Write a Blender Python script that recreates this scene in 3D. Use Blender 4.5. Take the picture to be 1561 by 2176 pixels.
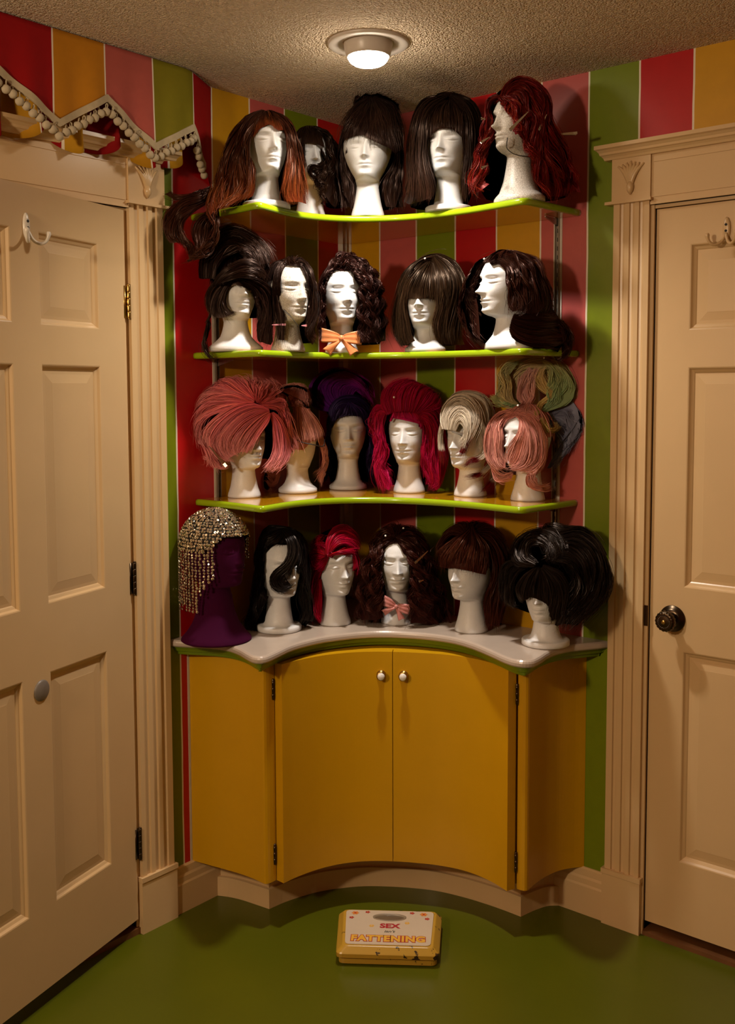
import bpy, math, random
import numpy as np
from mathutils import Vector, Matrix
from mathutils.geometry import tessellate_polygon

# ------------------------------------------------------------------ scene, camera, light
scene = bpy.context.scene
for o in list(bpy.data.objects):
    bpy.data.objects.remove(o, do_unlink=True)
COL = scene.collection
vs = scene.view_settings
vs.view_transform = 'Standard'; vs.look = 'None'; vs.gamma = 1.0; vs.use_curve_mapping = False
vs.exposure = 0.0
H = 2.44                                   # ceiling height; room corner is the origin, left wall x=0, right wall y=0

cd = bpy.data.cameras.new('camera'); cam = bpy.data.objects.new('camera', cd); COL.objects.link(cam)
cd.sensor_fit = 'VERTICAL'; cd.sensor_height = 36.0; cd.sensor_width = 25.825
cd.lens = 2181.15 / 2176 * 36.0; cd.shift_y = -94.0 / 2176; cd.clip_start = 0.05
yaw, pit, rol = math.radians(40.0006), math.radians(4.2891), math.radians(-0.2114)
fw = Vector((-math.sin(yaw) * math.cos(pit), math.cos(yaw) * math.cos(pit), -math.sin(pit)))
rt = Vector((math.cos(yaw), math.sin(yaw), 0)); up = rt.cross(fw)
r2 = rt * math.cos(rol) + up * math.sin(rol); u2 = up * math.cos(rol) - rt * math.sin(rol)
cam.matrix_world = Matrix(((r2.x, u2.x, -fw.x, 2.3356), (r2.y, u2.y, -fw.y, -2.6689), (r2.z, u2.z, -fw.z, 1.5488), (0, 0, 0, 1)))
scene.camera = cam

world = bpy.data.worlds.new('world'); scene.world = world; world.use_nodes = True
world.node_tree.nodes['Background'].inputs[0].default_value = (1, .75, .5, 1)
world.node_tree.nodes['Background'].inputs[1].default_value = 0.0
BULB = 95.0                                # recessed flood bulb over the corner: glow of its glass ...
sd_ = bpy.data.lights.new('flood_bulb_beam', 'SPOT'); sd_.energy = 82.0; sd_.spot_size = math.radians(142); sd_.spot_blend = 1.0
sd_.shadow_soft_size = 0.045; sd_.color = (1.0, 0.90, 0.79)   # ... and its beam
so_ = bpy.data.objects.new('flood_bulb_beam', sd_); COL.objects.link(so_); so_.location = (.597, -.588, 2.376)
# the room's hanging globe lamp, behind and left of the camera
ld = bpy.data.lights.new('hanging_lamp_light', 'POINT'); ld.energy = 105.0; ld.shadow_soft_size = 0.09
ld.color = (1.0, 0.77, 0.52)
lo = bpy.data.objects.new('hanging_lamp_light', ld); COL.objects.link(lo); lo.location = (0.95, -3.35, 2.0)

rng = np.random.default_rng(7)

# ------------------------------------------------------------------ materials
def srgb(r, g, b):
    f = lambda c: c / 12.92 if c <= .04045 else ((c + .055) / 1.055) ** 2.4
    return (f(r / 255), f(g / 255), f(b / 255), 1)

class NT:
    def __init__(s, name):
        s.m = bpy.data.materials.new(name); s.m.use_nodes = True
        s.n = s.m.node_tree.nodes; s.l = s.m.node_tree.links; s.p = s.n['Principled BSDF']
    def new(s, t, **kw):
        n = s.n.new(t)
        for k, v in kw.items(): setattr(n, k, v)
        return n
    def math(s, op, a, b=None, c=None):
        n = s.new('ShaderNodeMath', operation=op)
        for i, v in enumerate((a, b, c)):
            if v is None: continue
            if isinstance(v, (int, float)): n.inputs[i].default_value = v
            else: s.l.new(v, n.inputs[i])
        return n.outputs[0]
    def mix(s, f, a, b):
        n = s.new('ShaderNodeMix', data_type='RGBA')
        for i, v in ((0, f), (6, a), (7, b)):
            if isinstance(v, (int, float)): n.inputs[i].default_value = v
            elif isinstance(v, tuple): n.inputs[i].default_value = v
            else: s.l.new(v, n.inputs[i])
        return n.outputs[2]
    def noise(s, scale, detail=3, vec=None, rough=.5):
        n = s.new('ShaderNodeTexNoise'); n.inputs['Scale'].default_value = scale; n.inputs['Detail'].default_value = detail
        n.inputs['Roughness'].default_value = rough
        if vec is None: vec = s.new('ShaderNodeTexCoord').outputs['Object']
        s.l.new(vec, n.inputs['Vector']); return n.outputs[0]
    def bump(s, h, strength=.3, dist=.002):
        b = s.new('ShaderNodeBump'); b.inputs['Strength'].default_value = strength; b.inputs['Distance'].default_value = dist
        s.l.new(h, b.inputs['Height']); s.l.new(b.outputs[0], s.p.inputs['Normal'])
    def set(s, **kw):
        for k, v in kw.items():
            i = s.p.inputs[k.replace('_', ' ')]
            if isinstance(v, (int, float, tuple)): i.default_value = v
            else: s.l.new(v, i)
        return s.m

def paint(name, c, rough=.4, var=.12, bump=.15, scale=18, spec=.5, coat=0.0):
    t = NT(name); nz = t.noise(scale, 4)
    d = tuple(x * (1 - var) for x in c[:3]) + (1,)
    t.set(Base_Color=t.mix(nz, c, d), Roughness=rough, Specular_IOR_Level=spec, Coat_Weight=coat)
    if bump: t.bump(t.noise(scale * 14, 3), bump, .0006)
    return t.m

def metal(name, c, rough=.3, var=.4):
    t = NT(name); nz = t.noise(60, 3)
    t.set(Base_Color=t.mix(nz, c, tuple(x * (1 - var) for x in c[:3]) + (1,)), Metallic=1.0, Roughness=rough); return t.m

RED = (.46, .004, .006, 1); YEL = (.58, .295, .005, 1); PNK = (.50, .095, .085, 1); GRN = (.17, .225, .003, 1); LINE = (.75, .66, .52, 1)

def striped(name, order, axis, offset, fabric=False, line=.0027, pitch=.1524):
    """vertical painted stripes with thin white lines; order lists the four colours from the corner outward"""
    t = NT(name)
    if axis == 'UV':
        sx = t.new('ShaderNodeSeparateXYZ'); t.l.new(t.new('ShaderNodeUVMap').outputs[0], sx.inputs[0]); s = sx.outputs[0]
    else:
        sx = t.new('ShaderNodeSeparateXYZ'); t.l.new(t.new('ShaderNodeNewGeometry').outputs['Position'], sx.inputs[0])
        s = sx.outputs[0] if axis == 'X' else t.math('MULTIPLY', sx.outputs[1], -1.0)
    wob = t.noise(9, 2)
    s = t.math('ADD', s, t.math('MULTIPLY', t.math('SUBTRACT', wob, .5), .0035))
    q = t.math('DIVIDE', t.math('ADD', s, offset), pitch)
    idx = t.math('MODULO', t.math('ADD', t.math('FLOOR', q), 40.0), 4.0)
    fr = t.math('FRACT', t.math('ADD', q, 40.0))
    edge = t.math('MINIMUM', fr, t.math('SUBTRACT', 1.0, fr))
    ln = t.math('LESS_THAN', edge, line / pitch)
    c = t.mix(t.math('GREATER_THAN', idx, .5), order[0], order[1])
    c = t.mix(t.math('GREATER_THAN', idx, 1.5), c, order[2])
    c = t.mix(t.math('GREATER_THAN', idx, 2.5), c, order[3])
    nz = t.noise(26 if not fabric else 40, 4)
    dk = t.new('ShaderNodeMix', data_type='RGBA', blend_type='MULTIPLY'); dk.inputs[0].default_value = .35
    t.l.new(c, dk.inputs[6]); g = t.new('ShaderNodeCombineColor')
    for i in range(3): t.l.new(t.math('ADD', t.math('MULTIPLY', nz, .5), .6), g.inputs[i])
    t.l.new(g.outputs[0], dk.inputs[7])
    t.set(Base_Color=t.mix(ln, dk.outputs[2], LINE), Roughness=.8 if fabric else .34, Specular_IOR_Level=.2 if fabric else .5)
    if fabric:
        t.bump(t.noise(900, 1), .3, .0006)
    else:
        m = t.new('ShaderNodeMapping'); m.inputs['Scale'].default_value = (1, 1, .12)
        t.l.new(t.new('ShaderNodeTexCoord').outputs['Object'], m.inputs[0])
        t.bump(t.noise(260, 3, m.outputs[0]), .22, .0007)
    return t.m

M = {}
M['wall_left'] = striped('striped paint left', (RED, GRN, PNK, YEL), 'Y', .0164)
M['wall_right'] = striped('striped paint right', (YEL, PNK, GRN, RED), 'X', 0.0)
M['valance'] = striped('striped cotton', ((.30, .003, .004, 1), (.50, .20, .008, 1), (.42, .09, .07, 1), (.21, .18, .006, 1)), 'UV', 0.0, True, .0022)
M['valance_in'] = striped('striped cotton lining', ((.48, .23, .01, 1), (.30, .003, .004, 1), (.50, .25, .01, 1), (.26, .003, .004, 1)), 'UV', 0.0, True, .002, .085)
M['cream'] = paint('cream gloss paint', (.66, .455, .235, 1), .3, .08, .12, 9)
M['green'] = paint('lime green gloss paint', (.30, .44, .006, 1), .2, .1, .1, 12, .5, .3)
M['greendark'] = paint('green moulding paint', (.16, .24, .006, 1), .25, .15, .12, 12)
M['shelfyellow'] = paint('glossy yellow shelf paint', (.60, .28, .006, 1), .12, .12, .06, 10, .6, .6)
M['yellow'] = paint('yellow cabinet paint', (.60, .315, .003, 1), .36, .12, .2, 8)
M['counter'] = paint('pale laminate', (.50, .41, .34, 1), .22, .16, .03, 16)
M['floor'] = paint('green painted floor', (.086, .098, .001, 1), .34, .22, .12, 5)
M['wood'] = paint('worn wood threshold', (.20, .075, .02, 1), .5, .5, .4, 14)
M['brass'] = metal('aged brass', (.62, .40, .12, 1), .28)
M['bronze'] = metal('dark bronze', (.10, .07, .045, 1), .3)
M['steel'] = metal('steel track', (.42, .38, .32, 1), .35)
M['chrome'] = metal('chrome clip', (.8, .78, .74, 1), .18, .2)
M['black'] = paint('black', (.006, .005, .005, 1), .5, .2, 0)
M['dark'] = paint('dark slot', (.012, .01, .008, 1), .7, .2, 0)
M['whitepaint'] = paint('white enamel', (.72, .66, .56, 1), .25, .06, .05, 20)
M['plaster'] = paint('white bare strip', (.68, .60, .50, 1), .6, .2, .4, 30)
M['porcelain'] = paint('white porcelain', (.85, .82, .78, 1), .12, .04, 0, 20)
M['trimring'] = paint('lamp trim enamel', (.62, .56, .50, 1), .35, .05, 0, 20)
M['braid'] = paint('cream braid', (.56, .46, .30, 1), .85, .3, .8, 60, .2)
M['pompom'] = paint('cream pompom', (.62, .52, .36, 1), .85, .35, .9, 90, .2)
M['discgrey'] = paint('grey cover plate', (.20, .17, .14, 1), .4, .2, .1, 40)
M['bulbglass'] = None

def mk_ceiling():
    t = NT('popcorn ceiling')
    v = t.new('ShaderNodeTexVoronoi', feature='SMOOTH_F1'); v.inputs['Scale'].default_value = 210; v.inputs['Smoothness'].default_value = .5
    tc = t.new('ShaderNodeTexCoord').outputs['Object']
    w = t.noise(110, 3, tc)
    va = t.new('ShaderNodeVectorMath', operation='SCALE'); va.inputs['Scale'].default_value = .008
    nc = t.new('ShaderNodeTexNoise'); nc.inputs['Scale'].default_value = 80; t.l.new(tc, nc.inputs['Vector']); t.l.new(nc.outputs['Color'], va.inputs[0])
    ad = t.new('ShaderNodeVectorMath', operation='ADD'); t.l.new(tc, ad.inputs[0]); t.l.new(va.outputs[0], ad.inputs[1]); t.l.new(ad.outputs[0], v.inputs['Vector'])
    h = t.math('ADD', t.math('MULTIPLY', v.outputs['Distance'], -1.0), t.math('MULTIPLY', w, .8))
    t.set(Base_Color=t.mix(w, (.84, .70, .54, 1), (.72, .57, .41, 1)), Roughness=.95, Specular_IOR_Level=.1)
    t.bump(h, 1.0, .009); return t.m
M['ceiling'] = mk_ceiling()

def mk_foam(name, c=(.78, .785, .80, 1), net=False):
    t = NT(name)
    v = t.new('ShaderNodeTexVoronoi', feature='DISTANCE_TO_EDGE'); v.inputs['Scale'].default_value = 230
    t.l.new(t.new('ShaderNodeTexCoord').outputs['Object'], v.inputs['Vector'])
    e = t.math('LESS_THAN', v.outputs['Distance'], .035)
    nz = t.noise(34, 3)
    base = t.mix(t.math('MULTIPLY', e, .14), t.mix(nz, c, tuple(x * .86 for x in c[:3]) + (1,)), (.42, .40, .38, 1))
    if net:
        v2 = t.new('ShaderNodeTexVoronoi', feature='DISTANCE_TO_EDGE'); v2.inputs['Scale'].default_value = 170
        t.l.new(t.new('ShaderNodeTexCoord').outputs['Object'], v2.inputs['Vector'])
        base = t.mix(t.math('MULTIPLY', t.math('LESS_THAN', v2.outputs['Distance'], .06), .45), base, (.12, .09, .07, 1))
    t.set(Base_Color=base, Roughness=.42, Specular_IOR_Level=.45, Subsurface_Weight=.12, Subsurface_Radius=(.01, .008, .006), Subsurface_Scale=.3)
    t.bump(t.math('ADD', t.math('MULTIPLY', v.outputs['Distance'], .6), t.math('MULTIPLY', nz, 2.0)), .25, .0012)
    return t.m
M['foam'] = mk_foam('white foam'); M['foamnet'] = mk_foam('netted foam', (.66, .62, .57, 1), True)
def mk_tintfoam(name, col, s):
    """foam head with dye rubbed off the wig onto one side"""
    m = mk_foam(name); nt = m.node_tree; p = nt.nodes['Principled BSDF']
    src = p.inputs['Base Color'].links[0].from_socket
    tc = nt.nodes.new('ShaderNodeTexCoord'); sx = nt.nodes.new('ShaderNodeSeparateXYZ'); nt.links.new(tc.outputs['Object'], sx.inputs[0])
    mr = nt.nodes.new('ShaderNodeMapRange'); mr.inputs[1].default_value = s[1]; mr.inputs[2].default_value = s[2]
    nt.links.new(sx.outputs[s[0]], mr.inputs[0])
    mx = nt.nodes.new('ShaderNodeMix'); mx.data_type = 'RGBA'; nt.links.new(mr.outputs[0], mx.inputs[0]); nt.links.new(src, mx.inputs[6]); mx.inputs[7].default_value = col
    nt.links.new(mx.outputs[2], p.inputs['Base Color']); return m
M['foammagenta'] = mk_tintfoam('foam with magenta dye', (.55, .03, .32, 1), (1, .022, .075))
M['foamrose'] = mk_tintfoam('foam with pink dye', (.42, .03, .09, 1), (0, -.01, -.05))
def mk_velvet():
    t = NT('purple velvet'); nz = t.noise(14, 4)
    t.set(Base_Color=t.mix(nz, (.045, .001, .022, 1), (.03, .001, .017, 1)), Roughness=.9, Sheen_Weight=.12, Sheen_Tint=(.5, .03, .25, 1), Specular_IOR_Level=.1)
    t.bump(t.noise(700, 2), .4, .0006); return t.m
M['velvet'] = mk_velvet()
def mk_crystal():
    t = NT('champagne crystal'); nz = t.noise(55, 2)
    t.set(Base_Color=t.mix(nz, (.92, .84, .70, 1), (.55, .46, .34, 1)), Metallic=.9, Roughness=.14); return t.m
M['crystal'] = mk_crystal()

HAIR = {  # root, mid, tip, gloss
 'ombre': ((.018, .005, .003), (.05, .013, .005), (.20, .042, .008)), 'brown': ((0.0086, 0.0036, 0.0022), (0.0158, 0.0065, 0.0036), (0.0259, 0.0101, 0.0050)),
 'darkbrown': ((0.0072, 0.0029, 0.0022), (0.0130, 0.0050, 0.0029), (0.0187, 0.0072, 0.0043)), 'red': ((.060, .003, .002), (.15, .007, .004), (.24, .016, .007)),
 'darkcurl': ((0.0086, 0.0029, 0.0022), (0.0158, 0.0043, 0.0029), (0.0245, 0.0065, 0.0043)), 'chestnut': ((0.0104, 0.0047, 0.0021), (0.0181, 0.0083, 0.0036), (0.0217, 0.0099, 0.0042)),
 'auburndark': ((0.0144, 0.0036, 0.0022), (0.0245, 0.0065, 0.0036), (0.0324, 0.0086, 0.0043)), 'coral': ((.66, .085, .090), (.74, .175, .18), (.82, .33, .31)),
 'palepink': ((.58, .22, .17), (.62, .25, .19), (.66, .30, .24)), 'navy': ((.016, .006, .050), (.014, .006, .042), (.008, .003, .020)),
 'purple': ((.030, .008, .10), (.15, .008, .17), (.30, .008, .17)), 'hotpink': ((.26, .004, .022), (.42, .006, .045), (.46, .008, .055)),
 'platinum': ((.55, .46, .35), (.66, .56, .43), (.64, .55, .43)), 'redtip': ((.16, .002, .004), (.16, .002, .004), (.16, .002, .004)),
 'pastelpink': ((.60, .22, .17), (.66, .27, .21), (.68, .30, .24)), 'rosepastel': ((.60, .26, .22), (.64, .31, .26), (.58, .32, .26)),
 'olivegold': ((.42, .34, .17), (.48, .37, .15), (.34, .42, .18)), 'gold': ((.60, .42, .14), (.66, .46, .16), (.62, .44, .18)),
 'sage': ((.22, .32, .16), (.28, .38, .16), (.46, .42, .16)), 'slateblue': ((.14, .14, .20), (.18, .18, .27), (.20, .21, .32)),
 'black': ((.006, .004, .004), (.009, .006, .005), (.012, .008, .006)), 'black2': ((0.0050, 0.0029, 0.0022), (0.0086, 0.0050, 0.0036), (0.0130, 0.0072, 0.0043)),
 'magenta': ((.20, .002, .008), (.36, .004, .022), (.38, .005, .028)), 'auburncurl': ((0.0187, 0.0043, 0.0029), (0.0317, 0.0065, 0.0036), (0.0432, 0.0086, 0.0043)),
 'auburn': ((0.0216, 0.0043, 0.0022), (0.0418, 0.0086, 0.0036), (0.0576, 0.0122, 0.0043)), 'auburnpiece': ((0.0144, 0.0036, 0.0022), (0.0324, 0.0086, 0.0036), (0.0540, 0.0144, 0.0050)),
}
def mk_hair(key, tip=None, tv=.75):
    r, m_, e = HAIR[key]; t = NT('hair ' + key + (' ' + tip if tip else ''))
    at = t.new('ShaderNodeAttribute', attribute_name='strand'); sp = t.new('ShaderNodeSeparateColor'); t.l.new(at.outputs['Color'], sp.inputs[0])
    ramp = t.new('ShaderNodeValToRGB'); cr = ramp.color_ramp
    cr.elements[0].color = r + (1,); cr.elements[1].color = e + (1,); el = cr.elements.new(.5); el.color = m_ + (1,)
    if tip:
        cr.elements[2].color = HAIR[tip][0] + (1,); cr.elements[2].position = min(1, tv + .04); k = cr.elements.new(tv); k.color = e + (1,)
    t.l.new(sp.outputs[1], ramp.inputs[0])
    hv = t.new('ShaderNodeHueSaturation'); t.l.new(ramp.outputs[0], hv.inputs['Color'])
    t.l.new(t.math('ADD', t.math('MULTIPLY', sp.outputs[2], .02), .49), hv.inputs['Hue'])
    sd = t.new('ShaderNodeAttribute', attribute_name='across')
    lum = sum(m_) / 3; dark = lum < .08
    t.l.new(t.math('ADD', t.math('MULTIPLY', t.math('POWER', sp.outputs[0], 1.4), 1.35 if dark else .8), .30 if dark else .58), hv.inputs['Value'])
    t.set(Base_Color=hv.outputs[0], Roughness=.38 if dark else .42, Specular_IOR_Level=.26 if dark else .28, Anisotropic=.75,
          Specular_Tint=tuple(.16 + .74 * (x / max(m_)) ** .55 for x in m_) + (1,))
    t.l.new(sd.outputs['Vector'], t.p.inputs['Tangent'])
    return t.m
HM = {}
def hairmat(key, tip=None, tv=.75):
    k = (key, tip, tv)
    if k not in HM: HM[k] = mk_hair(key, tip, tv)
    return HM[k]

# ------------------------------------------------------------------ object helpers
def tag(o, label=None, cat=None, group=None, kind=None):
    for k, v in (('label', label), ('category', cat), ('group', group), ('kind', kind)):
        if v: o[k] = v
    return o

def meshobj(name, V, F, mat, parent=None, smooth=False, uv=None):
    me = bpy.data.meshes.new(name)
    me.from_pydata([tuple(map(float, v)) for v in V], [], [tuple(map(int, f)) for f in F])
    if smooth: me.polygons.foreach_set('use_smooth', [True] * len(me.polygons))
    if mat: me.materials.append(mat)
    if uv is not None:
        l = me.uv_layers.new(name='UVMap'); idx = np.zeros(len(me.loops), int); me.loops.foreach_get('vertex_index', idx)
        l.data.foreach_set('uv', np.asarray(uv, float)[idx].ravel())
    me.update()
    o = bpy.data.objects.new(name, me); COL.objects.link(o)
    if parent: o.parent = parent
    return o

class Thing:
    """an empty at the base of a thing; parts are given in world coordinates"""
    def __init__(s, name, loc, label=None, cat=None, group=None, kind=None):
        s.o = bpy.data.objects.new(name, None); COL.objects.link(s.o); s.o.location = loc; s.o.empty_display_size = .05
        s.loc = np.array(loc, float); tag(s.o, label, cat, group, kind)
    def part(s, name, V, F, mat, smooth=False, parent=None, uv=None, label=None, kind=None):
        o = meshobj(name, np.asarray(V, float) - s.loc, F, mat, parent or s.o, smooth, uv); tag(o, label, None, None, kind); return o

class G:
    """geometry collector"""
    def __init__(s): s.V = []; s.F = []
    def add(s, V, F):
        n = len(s.V); s.V += [tuple(v) for v in V]; s.F += [tuple(i + n for i in f) for f in F]; return s
    def box(s, a, b):
        (x0, y0, z0), (x1, y1, z1) = [tuple(min(p, q) for p, q in zip(a, b)), tuple(max(p, q) for p, q in zip(a, b))]
        return s.add([(x0, y0, z0), (x1, y0, z0), (x1, y1, z0), (x0, y1, z0), (x0, y0, z1), (x1, y0, z1), (x1, y1, z1), (x0, y1, z1)],
                     [(3, 2, 1, 0), (4, 5, 6, 7), (0, 1, 5, 4), (1, 2, 6, 5), (2, 3, 7, 6), (3, 0, 4, 7)])
    def loft(s, loops, close=True, cap0=False, cap1=False):
        n = len(loops[0]); V = [p for l in loops for p in l]; F = []
        for i in range(len(loops) - 1):
            for j in range(n if close else n - 1):
                a, b = i * n + j, i * n + (j + 1) % n; F.append((a, b, b + n, a + n))
        if cap0: F.append(tuple(range(n))[::-1])
        if cap1: F.append(tuple(range((len(loops) - 1) * n, len(loops) * n)))
        return s.add(V, F)
    def lathe(s, prof, c, axis=(0, 0, 1), n=28, cap0=True, cap1=True):
        """prof: (radius, distance along axis)"""
        a = Vector(axis).normalized(); u = a.orthogonal().normalized(); v = a.cross(u); c = Vector(c)
        loops = [[tuple(c + a * h + (u * math.cos(2 * math.pi * k / n) + v * math.sin(2 * math.pi * k / n)) * max(r, 1e-5)) for k in range(n)] for r, h in prof]
        return s.loft(loops, True, cap0, cap1)
    def tube(s, pts, rad, n=8, flat=1.0, nrm=None):
        pts = [Vector(p) for p in pts]; rad = [rad] * len(pts) if isinstance(rad, (int, float)) else rad
        loops = []; pu = None
        for i, p in enumerate(pts):
            t = (pts[min(i + 1, len(pts) - 1)] - pts[max(i - 1, 0)]).normalized()
            if nrm is not None: u = t.cross(Vector(nrm)).normalized()
            elif pu is None: u = t.orthogonal().normalized()
            else: u = (pu - t * pu.dot(t)).normalized()
            pu = u; v = t.cross(u)
            loops.append([tuple(p + (u * math.cos(2 * math.pi * k / n) + v * flat * math.sin(2 * math.pi * k / n)) * rad[i]) for k in range(n)])
        return s.loft(loops, True, True, True)
    def fan(s, poly, z0, z1):
        """slab with a concave outline, its caps tessellated"""
        n = len(poly); s.loft([[(x, y, z0) for x, y in poly], [(x, y, z1) for x, y in poly]], True)
        m = len(s.V) - 2 * n
        for tri in tessellate_polygon([[Vector((x, y, 0)) for x, y in poly]]): s.F += [tuple(m + i for i in tri), tuple(m + n + i for i in tri)]
        return s
    def prism(s, poly, z0, z1):
        return s.loft([[(x, y, z0) for x, y in poly], [(x, y, z1) for x, y in poly]], True, True, True)

def catmull(P, n):
    P = np.asarray(P, float)
    Q = np.vstack([2 * P[0] - P[1], P, 2 * P[-1] - P[-2]])
    seg = np.linalg.norm(np.diff(P, axis=0), axis=1); cum = np.r_[0, np.cumsum(seg)]; cum /= cum[-1]
    t = np.linspace(0, 1, n); i = np.clip(np.searchsorted(cum, t, side='right') - 1, 0, len(P) - 2)
    u = ((t - cum[i]) / np.maximum(cum[i + 1] - cum[i], 1e-9))[:, None]
    p0, p1, p2, p3 = Q[i], Q[i + 1], Q[i + 2], Q[i + 3]
    return .5 * (2 * p1 + (p2 - p0) * u + (2 * p0 - 5 * p1 + 4 * p2 - p3) * u ** 2 + (3 * p1 - p0 - 3 * p2 + p3) * u ** 3)

def inset_path(path, d):
    """open plan path moved by d towards the corner side (left of its direction)"""
    P = np.asarray(path, float); t = np.gradient(P, axis=0); t /= np.linalg.norm(t, axis=1)[:, None]
    return P + np.stack([-t[:, 1], t[:, 0]], 1) * d

def slab_from_path(path, prof):
    """plan slab between the two walls and a front path; prof = (inset of the front edge, z) from bottom to top"""
    g = G(); loops = []
    for d, z in prof:
        q = inset_path(path, d); q[0] = (0.001, q[0][1]); q[-1] = (q[-1][0], -0.001)
        q[:, 0] = np.maximum(q[:, 0], .001); q[:, 1] = np.minimum(q[:, 1], -.001)
        loops.append([(0.001, -0.001, z)] + [(x, y, z) for x, y in q])
    g.loft(loops, True); n = len(loops[0]); k = (len(loops) - 1) * n
    for tri in tessellate_polygon([[Vector(v) for v in loops[0]]]): g.F.append(tuple(tri))
    for tri in tessellate_polygon([[Vector(v) for v in loops[-1]]]): g.F.append(tuple(k + i for i in tri))
    return g

# ------------------------------------------------------------------ room shell
RX, RY = 4.8, -6.2                          # far walls, behind the camera
def structure(name, g, mat, label=None, smooth=False):
    o = meshobj(name, g.V, g.F, mat, None, smooth); tag(o, label, None, None, 'structure'); return o
structure('floor', G().box((-.9, RY - .1, -.06), (RX + .1, .9, 0)), M['floor'])
structure('ceiling', G().box((-.1, RY - .1, H), (RX + .1, .1, H + .06)), M['ceiling'])
g = G(); D0, D1, DZ = -.925, -1.70, 2.045   # left door opening
g.box((-.1, D0, 0), (0, 0, H)); g.box((-.1, D1, DZ), (0, D0, H)); g.box((-.1, RY, 0), (0, D1, H))
structure('wall_left', g, M['wall_left'])
E0, E1 = 1.119, 1.90                        # right door opening
g = G(); g.box((-.1, 0, 0), (E0, .1, H)); g.box((E0, 0, DZ), (E1, .1, H)); g.box((E1, 0, 0), (RX, .1, H))
structure('wall_right', g, M['wall_right'])
structure('wall_front', G().box((-.1, RY - .1, 0), (RX + .1, RY, H)), M['wall_right'])
structure('wall_back', G().box((RX, RY, 0), (RX + .1, .1, H)), M['wall_left'])
structure('wall_closet_left', G().box((-.9, -2.0, 0), (-.85, -.6, H)).box((-.9, -.6, 0), (-.1, -.55, H)).box((-.9, -2.05, 0), (-.1, -2.0, H)).box((-.9, -2.05, H), (-.1, -.55, H + .05)), M['plaster'])

def pilaster(t, to, s0, s1, z0, z1, th):
    """fluted casing board; to(s, depth, z) maps wall run, projection and height to the world"""
    w = s1 - s0; prof = [(0, 0), (0, th)]
    for c in (.25, .52, .79):
        h = .075
        prof += [(c - h, th), (c - h + .02, th - .005), (c, th - .006), (c + h - .02, th - .005), (c + h, th)]
    prof += [(1, th), (1, 0)]
    g = G().loft([[to(s0 + a * w, d, z) for a, d in prof] for z in (z0, z1)], True, True, True)
    return t.part('pilaster', g.V, g.F, M['cream'])

def gbox(to, a, b): g = G().box(a, b); g.V = [to(*v) for v in g.V]; return g

def tulip(t, to, sc, zc, th, parent, sgn=1):
    g = G()
    for k in range(7):
        f = (k - 3) / 3.0; pts = []; rad = []
        for i in range(9):
            u = i / 8; s = sc + f * (.009 * u + .029 * u ** 2.4); z = zc - .036 + .078 * u - .010 * abs(f) * u ** 2
            pts.append(to(s, th + .0035 * math.sin(math.pi * min(1, u * .9 + .1)), z)); rad.append(.0072 * (math.sin(math.pi * (u * .78 + .16)) ** .8) * (1 - .1 * abs(f)) + .0006)
        g.tube(pts, rad, 7)
    g.tube([to(sc, th + .003, zc - .048), to(sc, th + .004, zc - .038), to(sc, th + .004, zc - .026), to(sc, th + .003, zc - .014)], [.002, .009, .011, .007], 10)
    return t.part('tulip_ornament', g.V, g.F, M['cream'], True, parent)

def door_case(t, to, s0, s1, door_end, side):
    """pilaster with plinth and tulip block, then header and crown running on over the door"""
    pilaster(t, to, s0, s1, .165, 2.058, .019)
    g = gbox(to, (s0 - .006, 0, 0), (s1 + .006, .024, .150)).add(*[(q.V, q.F) for q in [gbox(to, (s0 - .008, 0, .152), (s1 + .008, .027, .166))]][0])
    t.part('plinth_block', g.V, g.F, M['cream'])
    g = gbox(to, (s0 - .004, 0, 2.066), (s1 + .004, .024, 2.180)); blk = t.part('corner_block', g.V, g.F, M['cream'])
    tulip(t, to, (s0 + s1) / 2, 2.128, .024, blk)
    g = gbox(to, (s0 - .020, 0, 2.058), (s1 + .010, .034, 2.066)); t.part('ledge', g.V, g.F, M['cream'])
    g = gbox(to, (s1 + .004, 0, 2.047), (door_end + .12, .017, 2.180))
    for z0, z1 in ((2.067, 2.070), (2.160, 2.163)):
        q = gbox(to, (s1 + .010, 0, z0), (door_end + .12, .0195, z1)); g.add(q.V, q.F)
    q = gbox(to, (s1 + .004, 0, 2.047), (door_end + .12, .023, 2.055)); g.add(q.V, q.F)
    t.part('header_board', g.V, g.F, M['cream'])
    pr = [(0, 2.180), (.028, 2.180), (.031, 2.186), (.036, 2.191), (.040, 2.193), (.042, 2.199), (.048, 2.205), (.054, 2.208), (.054, 2.218), (0, 2.218)]
    g = G().loft([[to(s, d, z) for d, z in pr] for s in (s0 - .004, door_end + .12)], True, True, True)
    L = [[to(s0 - .004 - d * .75, 0, z) for d, z in pr], [to(s0 - .004 - d * .75, d, z) for d, z in pr], [to(s0 - .004, d, z) for d, z in pr]]
    g.loft(L, True, True, False)
    t.part('crown_moulding', g.V, g.F, M['cream'])

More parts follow.
